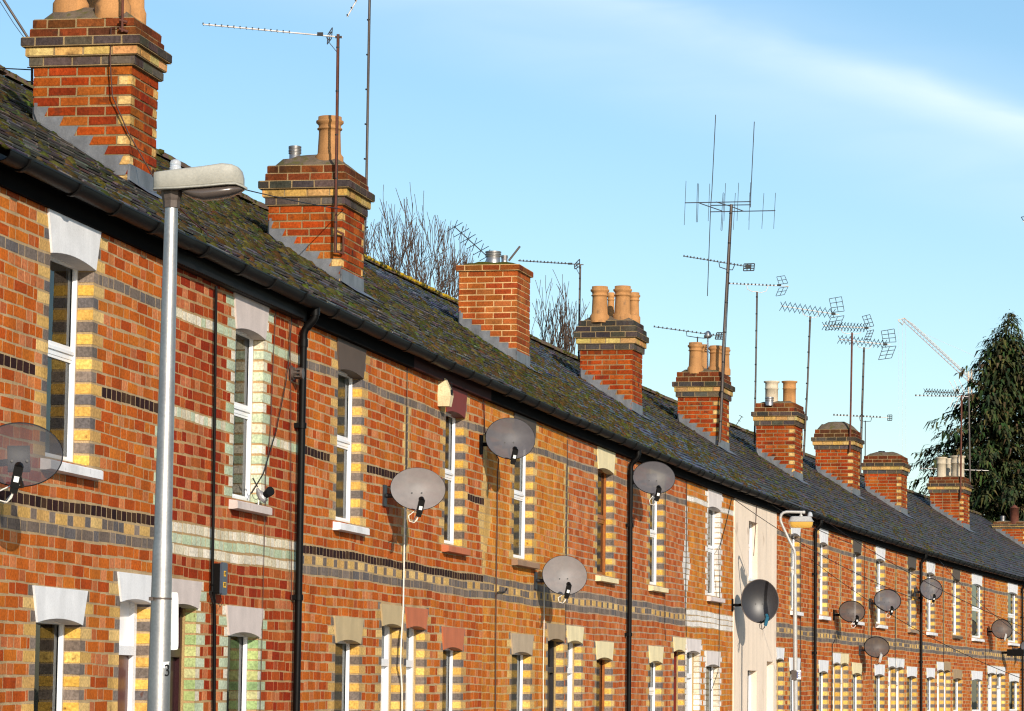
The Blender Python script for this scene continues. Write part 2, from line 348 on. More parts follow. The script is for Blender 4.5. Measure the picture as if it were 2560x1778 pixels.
    for x0, x1 in zip(us, us[1:]):
        for z0, z1 in zip(zs, zs[1:]):
            um, zm = (x0+x1)/2, (z0+z1)/2
            if any(op['u0'] < um < op['u1'] and op['z0'] < zm < op['zt']-.02 for op in ops): continue
            m = max(1, int((x1-x0)/.6))
            for j in range(m):
                xa, xb = x0+(x1-x0)*j/m, x0+(x1-x0)*(j+1)/m
                mb.face([(xa, .0011, z0), (xb, .0011, z0), (xb, .0011, z1), (xa, .0011, z1)], mort, 1)
    for op in ops:
        u0, u1, z0, z1 = op['u0'], op['u1'], op['z0'], op['zt']-.02
        mb.face([(u0-.0035, .0011, z0), (u0-.0035, .0011, z1), (u0-.0035, .3, z1), (u0-.0035, .3, z0)], mort, 1)
        mb.face([(u1+.0035, .0011, z0), (u1+.0035, .3, z0), (u1+.0035, .3, z1), (u1+.0035, .0011, z1)], mort, 1)
        mb.face([(u0-.004, .0011, z0), (u0-.004, .3, z0), (u1+.004, .3, z0), (u1+.004, .0011, z0)], mort, 1)
        # mortar fillet beside the frame
        fc = srgb((176, 150, 104))
        mb.box(u1-.012, u1-.001, .1 if i == 0 else .078, .12, z0, op['z1'], fc, 1)
    return mb
def render_wall(i, sp):
    o, a, n, W, ang = FR[i]; mb = MB(); ops = sp['ops']
    us = sorted({0.0, W, *[op['u0'] for op in ops], *[op['u1'] for op in ops]}); zs = sorted({-.05, 4.5, *[op['z0'] for op in ops], *[op['z1'] for op in ops]})
    for x0, x1 in zip(us, us[1:]):
        for z0, z1 in zip(zs, zs[1:]):
            um, zm = (x0+x1)/2, (z0+z1)/2
            if any(op['u0'] < um < op['u1'] and op['z0'] < zm < op['z1'] for op in ops): continue
            mb.face([(x0, -.016, z0), (x1, -.016, z0), (x1, -.016, z1), (x0, -.016, z1)])
    for op in ops:
        u0, u1, z0, z1 = op['u0'], op['u1'], op['z0'], op['z1']
        mb.face([(u0, -.016, z0), (u0, -.016, z1), (u0, .3, z1), (u0, .3, z0)])
        mb.face([(u1, -.016, z0), (u1, .3, z0), (u1, .3, z1), (u1, -.016, z1)])
        mb.face([(u0, -.016, z1), (u1, -.016, z1), (u1, .3, z1), (u0, .3, z1)])
        mb.face([(u0, -.016, z0), (u0, .3, z0), (u1, .3, z0), (u1, -.016, z0)])
    mb.face([(0, -.016, 0), (0, -.016, 4.5), (0, .05, 4.5), (0, .05, 0)]); mb.face([(W, -.016, 0), (W, .05, 0), (W, .05, 4.5), (W, -.016, 4.5)])
    return mb
def shell(mb, W, mi, col):
    # party walls, back wall, floors: what closes the house behind its front
    e = .02
    mb.face([(e, .02, 0), (e, 7.8, 0), (e, 7.8, HG), (e, RDEP, ZR-.1), (e, .02, HG)], col, mi)
    mb.face([(W-e, .02, 0), (W-e, .02, HG), (W-e, RDEP, ZR-.1), (W-e, 7.8, HG), (W-e, 7.8, 0)], col, mi)
    mb.face([(0, 7.8, 0), (0, 7.8, HG), (W, 7.8, HG), (W, 7.8, 0)], col, mi)
    for z in (.05, 2.4, 4.4): mb.face([(0, .31, z), (W, .31, z), (W, 7.8, z), (0, 7.8, z)], col, mi)
    mb.face([(0, 3.2, 0), (W, 3.2, 0), (W, 3.2, 4.4), (0, 3.2, 4.4)], col, mi)
def lintel(par, op, col, proud=.013, label=None, sooty=False):
    u0, u1, z1, zt = op['u0'], op['u1'], op['z1'], op['zt']; sp = .085; mb = MB(); N = 10; rise = .03*min(1, (u1-u0)/.8)
    e = .004; bot = []
    for j in range(N+1):
        t = j/N; u = u0-e+(u1-u0+2*e)*t; bot.append((u, z1+rise*(1-(2*t-1)**2)))
    top = [(u1+sp+rnd.uniform(-.004, .004), zt), (u0-sp, zt+rnd.uniform(-.004, .004))]
    for j in range(N):
        ta, tb = j/N, (j+1)/N
        xa, xb = u0-sp+(u1-u0+2*sp)*ta, u0-sp+(u1-u0+2*sp)*tb
        mb.face([(bot[j][0], -proud, bot[j][1]), (bot[j+1][0], -proud, bot[j+1][1]), (xb, -proud, zt), (xa, -proud, zt)])
        mb.face([(bot[j][0], .16, bot[j][1]), (bot[j+1][0], .16, bot[j+1][1]), (bot[j+1][0], -proud, bot[j+1][1]), (bot[j][0], -proud, bot[j][1])])
    mb.face([(u0-sp, -proud, zt), (u1+sp, -proud, zt), (u1+sp, .02, zt), (u0-sp, .02, zt)])
    mb.face([(bot[0][0], -proud, bot[0][1]), (u0-sp, -proud, zt), (u0-sp, .02, zt), (bot[0][0], .02, bot[0][1])])
    mb.face([(bot[-1][0], -proud, bot[-1][1]), (bot[-1][0], .02, bot[-1][1]), (u1+sp, .02, zt), (u1+sp, -proud, zt)])
    o = mb.build('lintel', paint(col), par)
    if label: o['label'] = label
    return o
def sill(par, op, col, label=None):
    mb = MB(); u0, u1, z0 = op['u0']-.085, op['u1']+.085, op['z0']; d = .065
    # sloping stone sill with a drip edge
    prof = [(.14, z0), (-d+.01, z0-.022), (-d, z0-.03), (-d, z0-.078), (-d+.03, z0-.083), (.14, z0-.083)]
    n = len(prof)
    for j in range(n):
        (ya, za), (yb, zb) = prof[j], prof[(j+1) % n]
        mb.face([(u0, ya, za), (u0, yb, zb), (u1, yb, zb), (u1, ya, za)][::-1])
    mb.face([(u0, y, z) for y, z in prof][::-1]); mb.face([(u1, y, z) for y, z in prof])
    o = mb.build('window_sill', paint(col), par)
    if label: o['label'] = label
    return o
def window(par, op, frame, style='sash', curtain=.0, label=None, recess=.085):
    u0, u1, z0, z1 = op['u0'], op['u1'], op['z0'], op['z1']+.07; y0 = recess; f = .03
    mb = MB()
    mb.box(u0-.005, u0+f, y0, y0+.07, z0, z1, skip=''); mb.box(u1-f, u1+.002, y0, y0+.07, z0, z1)
    mb.box(u0+f, u1-f, y0, y0+.07, z1-f-.02, z1); mb.box(u0+f, u1-f, y0-.004, y0+.07, z0, z0+f)
    zm = z0 + (z1-z0)*op.get('mid', .52)
    mb.box(u0+f, u1-f, y0+.012, y0+.07, zm-.03, zm+.03)
    mb.box(u0+f, u1-f, y0+.002, y0+.012, zm-.0, zm+.02)
    for (za, zb, yy) in ((z0+f, zm-.03, y0+.016), (zm+.03, z1-f-.02, y0+.012)):
        s = .018
        mb.box(u0+f, u0+f+s, yy, yy+.011, za, zb); mb.box(u1-f-s, u1-f, yy, yy+.011, za, zb)
        mb.box(u0+f+s, u1-f-s, yy, yy+.011, za, za+s); mb.box(u0+f+s, u1-f-s, yy, yy+.011, zb-s, zb)
    o = mb.build('window', frame, par)
    if label: o['label'] = label
    g = MB(); g.face([(u0+f, y0+.028, z0+f), (u1-f, y0+.028, z0+f), (u1-f, y0+.028, z1-f), (u0+f, y0+.028, z1-f)]); g.build('pane', M['glass'], o)
    if curtain:
        cm = MB(); W = (u1-u0)*curtain; n = 14
        for side in (0, 1):
            for j in range(n):
                xa, xb = W*j/n, W*(j+1)/n
                ya, yb = y0+.075+.018*math.sin(j*2.2), y0+.075+.018*math.sin((j+1)*2.2)
                if side: xa, xb, ya, yb = u1-xb, u1-xa, yb, ya
                else: xa, xb = u0+xa, u0+xb
                cm.face([(xa, ya, z0), (xb, yb, z0), (xb, yb, z1), (xa, ya, z1)], smooth=True)
        cm.build('curtain', M['curtain'], o)
    return o
def door(par, op, leaf, frame, fan='glass'):
    u0, u1, z0, z1 = op['u0'], op['u1'], op['z0'], op['z1']+.06; y0 = .095; f = .06; zt = z1-.36
    mb = MB()
    mb.box(u0-.004, u0+f, y0, y0+.08, z0, z1); mb.box(u1-f, u1+.002, y0, y0+.08, z0, z1); mb.box(u0+f, u1-f, y0, y0+.08, z1-.05, z1); mb.box(u0+f, u1-f, y0-.006, y0+.08, zt-.03, zt+.03)
    fr = mb.build('door', leaf, par)
    lf = MB(); lf.box(u0+f, u1-f, y0+.03, y0+.07, z0, zt-.03)
    for (a, b) in ((.14, .46), (.54, .86)):
        for (c, d) in ((.08, .4), (.5, .93)):
            xa, xb = u0+f+(u1-u0-2*f)*a, u0+f+(u1-u0-2*f)*b; za, zb = z0+(zt-z0)*c, z0+(zt-z0)*d
            lf.box(xa, xb, y0+.022, y0+.031, za, zb)
    # frame carries its own paint: swap so the leaf is the part and the frame its sub-part
    fr.data.materials.clear(); fr.data.materials.append(frame); fr.name = 'door_frame'
    dl = lf.build('door', leaf, par); fr.parent = dl
    g = MB(); g.box(u0+f, u1-f, y0+.035, y0+.05, zt+.03, z1-.05); g.build('fanlight', M['glass'] if fan == 'glass' else fan, dl)
    k = MB(); k.tube([(u1-f-.07, y0+.02, 1.0), (u1-f-.07, y0-.03, 1.0)], .018, 8); k.build('handle', M['steel'], dl)
def turn(i):
    # half angle between this front and its neighbour at node i
    if i <= 0 or i >= len(FR): return 0.0
    return (FR[i-1][4]-FR[i][4])/2
SLATE = L3((72, 68, 65), (80, 75, 71), (62, 60, 58), (86, 81, 76), (70, 65, 59))
SLATE_B = L3((66, 74, 86), (76, 84, 96), (60, 68, 78), (84, 90, 100))
SLATE_N = L3((58, 54, 51), (66, 61, 57), (50, 47, 46), (72, 66, 60))
def roof(i, par, pal, rough_edge=1.0, ridge_col=None):
    o, a, n, W, ang = FR[i]; mb = MB(); tl, tr = math.tan(turn(i)), math.tan(turn(i+1))
    rows = 28; total = RDEP+EAVE-.07; ny = -RSL/math.hypot(1, RSL); nz = 1/math.hypot(1, RSL)
    def P(u, y, h): return (u, y+ny*h, HG+RSL*(y+EAVE)+nz*h)
    for r in range(rows):
        y0 = -.105 + (RDEP+.105)*r/rows; y1 = -.105 + (RDEP+.105)*(r+1)/rows + .03
        ul, ur = -y0*tl, W+y0*tr; m = int((ur-ul)/.26)
        w = (ur-ul)/m; off = (w/2 if r % 2 else 0)
        x = ul
        edges = [ul] + [ul+off+w*j for j in range(0 if off else 1, m)] + [ur]
        edges = [e for e in edges if ul <= e <= ur]
        for xa, xb in zip(edges, edges[1:]):
            if xb-xa < .02: continue
            h = .021+rnd.uniform(-.004, .005)*rough_edge; dz = rnd.uniform(-.006, .006)*rough_edge; c = tuple(v*rnd.uniform(.75, 1.25)*(1.6 if rnd.random() < .03 else 1) for v in rnd.choice(pal))
            if rnd.random() < .012: dz -= rnd.uniform(.02, .05)
            g = .003
            v = [P(xa+g, y0+dz, h), P(xb-g, y0+dz+rnd.uniform(-.003, .003), h), P(xb-g, y1, .003), P(xa+g, y1, .003), P(xa+g, y0+dz, h-.012), P(xb-g, y0+dz, h-.012)]
            mb.mesh(v, [(0, 1, 2, 3), (4, 5, 1, 0)], c)
            mb.face([v[4], v[0], v[3]], c); mb.face([v[1], v[5], v[2]], c)
    # underlay and back slope
    d = srgb((40, 40, 42))
    mb.face([P(.105*tl, -.105, 0), P(W-.105*tr, -.105, 0), P(W+RDEP*tr, RDEP, 0), P(-RDEP*tl, RDEP, 0)], d)
    yb = 7.95; zb = ZR-RSL*(yb-RDEP)
    mb.face([(-RDEP*tl, RDEP, ZR+.01), (W+RDEP*tr, RDEP, ZR+.01), (W+yb*tr, yb, zb), (-yb*tl, yb, zb)], pal[0])
    ro = mb.build('roof', M['slate'], par)
    rb = MB(); m = max(1, int(W/.45)); u0, u1 = -RDEP*tl, W+RDEP*tr
    for j in range(m):
        xa, xb = u0+(u1-u0)*j/m, u0+(u1-u0)*(j+1)/m; lift = rnd.uniform(-.008, .008)
        prof = [(RDEP+.14*math.cos(t)*1.0, ZR-.035+lift+.095*math.sin(t)) for t in [math.pi*q/6 for q in range(7)]]
        vs = [(xa+.006, y, z) for y, z in prof] + [(xb-.002, y, z+.006) for y, z in prof]
        rb.mesh(vs, [(q, q+1, q+8, q+7) for q in range(6)], (1, 1, 1), 0, True); rb.face([(xa+.006, y, z) for y, z in prof])
    rb.build('ridge', ridge_col or M['ridge'], ro)
    return ro
def gutter(i, par, mat=None, joint=.9):
    o, a, n, W, ang = FR[i]; mb = MB(); r = .061; yc, zc = -.135, HG+.0; mat = mat or M['black_plastic']; tl, tr = math.tan(turn(i)), math.tan(turn(i+1))
    ul, ur = -yc*tl*1.0, W+yc*tr; K = 8; N = max(2, int(W/.6)); sag = [rnd.uniform(-.006, .004) for _ in range(N+1)]
    for j in range(N):
        xa, xb = ul+(ur-ul)*j/N, ul+(ur-ul)*(j+1)/N; za, zb = sag[j], sag[j+1]
        for R, rev in ((r, 0), (r-.005, 1)):
            pr = [(yc-R*math.cos(math.pi*q/K), zc-R*math.sin(math.pi*q/K)) for q in range(K+1)]
            vs = [(xa, y, z+za) for y, z in pr]+[(xb, y, z+zb) for y, z in pr]
            fs = [(q, q+K+1, q+K+2, q+1) for q in range(K)]
            mb.mesh(vs, [f[::-1] for f in fs] if rev else fs, (1, 1, 1), 0, True)
        mb.box(xa, xb, yc-r-.003, yc-r+.005, zc+(za+zb)/2-.004, zc+(za+zb)/2+.006)
        mb.box(xa, xb, yc+r-.005, yc+r+.003, zc+(za+zb)/2-.004, zc+(za+zb)/2+.006)
    g = mb.build('gutter', mat, par)
    u = joint*.4
    while u < W:
        b = MB(); R = r+.012; pr = [(yc-R*math.cos(math.pi*q/K), zc-R*math.sin(math.pi*q/K)) for q in range(K+1)]; w = .022
        vs = [(u-w, y, z) for y, z in pr]+[(u+w, y, z) for y, z in pr]; b.mesh(vs, [(q, q+K+1, q+K+2, q+1) for q in range(K)], smooth=True)
        b.face([(u-w, y, z) for y, z in pr][::-1]); b.face([(u+w, y, z) for y, z in pr]); b.box(u-w, u+w, yc+r, -.02, zc-.03, zc-.01)
        b.build('gutter_bracket', mat, g); u += joint*rnd.uniform(.9, 1.1)
    return g
def chim_world(px, py):
    # point of the front roof slopes seen at (px,py)
    r = ray(px, py)
    for i, (o, a, n, w, _) in enumerate(FR):
        nn = n*RSL + Vector((0, 0, 1)); pt = o - n*0 + Vector((0, 0, HG+RSL*EAVE))
        den = r.dot(nn)
        t = (pt-EYE).dot(nn)/den; P = EYE+r*t; u = (P-o).dot(a)
        if t > 0 and -.12 <= u <= w+.02 and (P-o).dot(n) < .2: return P, i
    raise ValueError((px, py))
CHRED = BR((168, 68, 30), (176, 78, 34), (158, 58, 26), (180, 88, 42), (146, 52, 28), (172, 70, 30))
CHNEW = BR((172, 84, 46), (164, 76, 40), (176, 92, 56), (156, 68, 36))
CAPD = L3((72, 64, 58), (62, 56, 52), (80, 70, 62))
CAPR = BR((122, 58, 38), (108, 52, 36), (130, 66, 42), (92, 52, 40))
POT = {
 'roll': [(.155, 0), (.155, .05), (.135, .075), (.128, .09), (.118, .34), (.12, .37), (.136, .375), (.136, .39), (.12, .4), (.124, .43), (.15, .455), (.15, .48), (.128, .485), (.128, .53), (.105, .53), (.1, .4)],
 'flange': [(.13, 0), (.125, .04), (.125, .30), (.135, .305), (.135, .325), (.126, .33), (.126, .44), (.155, .465), (.155, .49), (.118, .495), (.1, .4)],
}
def chimney(par, i, P, W1, W2, ytop_shaft, ytop_cap, style='std', flh=.09, quoin=True, apron=True):
    o, a, n, W, ang = FR[i]; lc = to_local(i, P); uc, yc = lc.x, lc.y
    zb = HG+RSL*(yc+EAVE); z1 = z_at(ytop_shaft, P.x, P.y); z2 = z_at(ytop_cap, P.x, P.y)
    mb = MB(); core = srgb((148, 126, 92) if style != 'new' else (206, 168, 118)); ch = .075
    def ring(z0, z1, pr, pal, par_, qc=None, lay='s'):
        h = z1-z0; pr += rnd.uniform(-.003, .003)
        x0, x1, y0, y1 = uc-pr, uc+W2+pr, yc-pr, yc+W1+pr
        mb.box(x0+.005, x1-.005, y0+.005, y1-.005, z0, z1, core, 1)
        for f in range(4):
            L = (y1-y0) if f % 2 else (x1-x0)
            first = .1125 if (par_+f) % 2 else .225
            if qc and f == 0: first = .1025
            if f == 1: L_ = L
            cuts = [0, first] if first < L else [0]; x = first
            while x+.225 < L-.05: x += .225; cuts.append(x)
            cuts.append(L)
            if qc and f == 3: cuts = [0]+[L-c for c in ([.1025]+[.1025+.225*q for q in range(1, 9)]) if L-c > .04][::-1]+[L]
            for ca, cb in zip(cuts, cuts[1:]):
                c = tuple(v*rnd.uniform(.85, 1.12) for v in rnd.choice(pal)); q = rnd.uniform(-.0015, .0015)
                if qc and ((f == 0 and ca == 0) or (f == 3 and cb == L) or (f == 0 and cb == L)): c = rnd.choice(qc)
                g = .0065; A, B_ = ca+(g if ca > 0 else 0), cb-(g if cb < L else 0); D = .03
                if f == 0: mb.box(x0+A, x0+B_, y0+q, y0+D, z0+.008, z1-.008, c, skip='k', jit=.002)
                elif f == 2: mb.box(x0+A, x0+B_, y1-D, y1-q, z0+.008, z1-.008, c, skip='f', jit=.002)
                elif f == 1: mb.box(x1-D, x1-q, y0+A+.001, y0+B_-.001, z0+.008, z1-.008, c, skip='l', jit=.002)
                else: mb.box(x0+q, x0+D, y1-B_+.001, y1-A-.001, z0+.008, z1-.008, c, skip='r', jit=.002)
    m = int((z1-(zb-.3))/ch)
    for k in range(m):
        ring(z1-(k+1)*ch, z1-k*ch, 0, CHNEW if style == 'new' else CHRED, k, YEL if (quoin and k % 2 == 1 and style == 'std') else None)
    CG = [tuple(v*.5 for v in c) for c in GRY]; CY = [tuple(v*.8 for v in c) for c in YEL]; caps = {'std': [(.03, CG), (.055, CY), (.085, CAPD), (.03, CAPR), (.015, CAPR)],
            'dark': [(.03, CG), (.055, CY), (.085, CAPD), (.055, CAPD), (.015, CAPD)],
            'new': [(.03, [tuple(v*.6 for v in c) for c in CHNEW])]}[style]
    hc = (z2-z1)/len(caps)
    for j, (pr, pal) in enumerate(caps): ring(z1+j*hc, z1+(j+1)*hc, pr, pal, j)
    st = mb.build('chimney', [M['brick' if style == 'new' else 'sooty_brick'], M['mortar']], par)
    # mortar or moss cap
    fb = MB(); N = 7; pr = caps[-1][0]-.01; g = []
    for q in range(N+1):
        for p in range(N+1):
            s, t = q/N, p/N; e = min(s, 1-s, t, 1-t)
            hh = flh*min(1, e*3.2)**.6 + rnd.uniform(-.008, .008)*(e > 0)
            g.append((uc-pr+(W2+2*pr)*s, yc-pr+(W1+2*pr)*t, z2-.004+hh))
    fb.mesh(g, [(q*(N+1)+p, (q+1)*(N+1)+p, (q+1)*(N+1)+p+1, q*(N+1)+p+1) for q in range(N) for p in range(N)], srgb((86, 84, 36)), 0, True)
    fb.build('mortar_cap', M['moss'] if style == 'new' else M['flaunch'], st)
    # stepped lead flashing up the side and an apron in front
    fl = MB(); e = .006; ym = yc+W1
    yr = lambda z: (z-HG)/RSL-EAVE
    for k in range(m):
        za, zc = z1-(k+1)*ch, z1-k*ch
        if zc < zb-.03 or yr(za)-.30 > ym: continue
        yt = max(yc-e, yr(zc)-.30); yb_ = max(yc-e, yt+(.035 if style != 'new' else .0))
        ya1, yc1 = min(yr(za)+.03, ym), min(yr(zc)+.03, ym)
        if ya1 < yb_: continue
        fl.face([(uc-e, yb_, za), (uc-e, yt, zc), (uc-e, max(yt, yc1), zc), (uc-e, ya1, za)][::1])
        fl.face([(uc-e, yt, zc), (uc+.004, yt, zc), (uc+.004, max(yt, yc1), zc), (uc-e, max(yt, yc1), zc)])
        fl.face([(uc-e-.03, ya1-.02, za-.005+.03), (uc-e, ya1-.035, za+.03), (uc-e, yc1-.035, zc+.03), (uc-e-.03, yc1-.02, zc+.025)])
        fl.face([(uc+W2+e, yb_, za), (uc+W2+e, ya1, za), (uc+W2+e, max(yt, yc1), zc), (uc+W2+e, yt, zc)])
    if apron:
        h = .15; fl.box(uc-e, uc+W2+e, yc-e-.004, yc+.01, zb-.05, zb+h); y2 = yc-.17
        zz = lambda y: HG+RSL*(y+EAVE)+.034
        fl.face([(uc-.05, y2, zz(y2)), (uc+W2+.06, y2, zz(y2)), (uc+W2+.03, yc, zz(yc)), (uc-.03, yc, zz(yc))])
    fl.build('flashing', M['lead'], st)
    return st, uc, yc, z2+flh*.8
def pot(st, i, px, ybase, ytop, rim_px, Y, kind='roll', mat='pot'):
    A = at(px, ybase, Y); h = z_at(ytop, A.x, A.y)-A.z; r = rim_px/2*Y/FPX
    pr = POT[kind]; rm = max(p[0] for p in pr); hm = max(p[1] for p in pr)
    mb = MB(); c = to_local(i, A); prof = [(p*r/rm, q*h/hm) for p, q in pr]; prof[0] = (prof[0][0], -.06)
    mb.lathe(c.x, c.y, prof, 24, z0=c.z, cap=False)
    q = prof[-1]; mb.face([(c.x+q[0]*math.cos(t*math.pi/6), c.y+q[0]*math.sin(t*math.pi/6), c.z+q[1]) for t in range(12)])
    return mb.build('chimney_pot', M[mat], st)
def cowl(st, i, px, ybase, ytop, w_px, Y, mat='steel', ribs=4, name='cowl', cone=False):
    A = at(px, ybase, Y); h = z_at(ytop, A.x, A.y)-A.z; r = w_px/2*Y/FPX; c = to_local(i, A); prof = [(r*.86, -.05), (r*.86, h*.35)]
    if cone: prof = [(r*.9, -.05), (r*.9, h*.78), (r*1.1, h*.78), (r*.1, h)]
    else:
        for j in range(ribs):
            z = h*.35+h*.62*j/ribs; dz = h*.62/ribs
            prof += [(r*.8, z+dz*.1), (r, z+dz*.3), (r, z+dz*.7), (r*.8, z+dz*.9)]
        prof += [(r*1.0, h*.97), (r*.9, h), (r*.2, h)]
    mb = MB(); mb.lathe(c.x, c.y, prof, 20, z0=c.z); return mb.build(name, M[mat], st)
def chimney_px(cx, cy, wl, W2, *args, **kw):
    P, i = chim_world(cx, cy); o, a, n, W, ang = FR[i]
    return P, i
# ---- house descriptions: openings in metres along the row, colours, special brick rows
def O(kind, s0, s1, **k): return dict(kind=kind, s0=s0, s1=s1, **k)
ZU = dict(z0=2.925, z1=4.125, zt=4.375); ZG = dict(z0=.72, z1=1.955, zt=2.165); ZD = dict(z0=.06, z1=2.12, zt=2.305)
DB = {0: dict(t='str', c=GRY), 1: dict(t='alt', c=YEL, c2=GRY), 2: dict(t='head', c=DRK), 21: dict(t='str', c=GRY), 12: dict(t='head', c=DRK)}
GB = {0: dict(t='str', c=GRY), 1: dict(t='alt', c=YEL, c2=GRY), 2: dict(t='str', c=GRY), 21: dict(t='str', c=GRY)}
WB = {0: dict(t='str', c=CRM), 1: dict(t='str', c=GRN), 2: dict(t='head', c=CRM), 21: dict(t='str', c=CRM+GRN), 12: dict(t='head', c=CRM+GRN)}
HB = {0: dict(t='str', c=WHT), 1: dict(t='str', c=WHT), 2: dict(t='str', c=WHT), 22: dict(t='str', c=WHT)}
WHITE, CREAM, KHAKI, TERRA, PINK, SOOT = (226, 226, 228), (230, 214, 170), (186, 164, 124), (186, 104, 66), (204, 190, 184), (84, 68, 56)
U, G_, D_ = 'upper', 'ground', 'door'
def rng(b, k, r):
    b = {q: dict(v) for q, v in b.items()}; b[k]['rng'] = r; return b
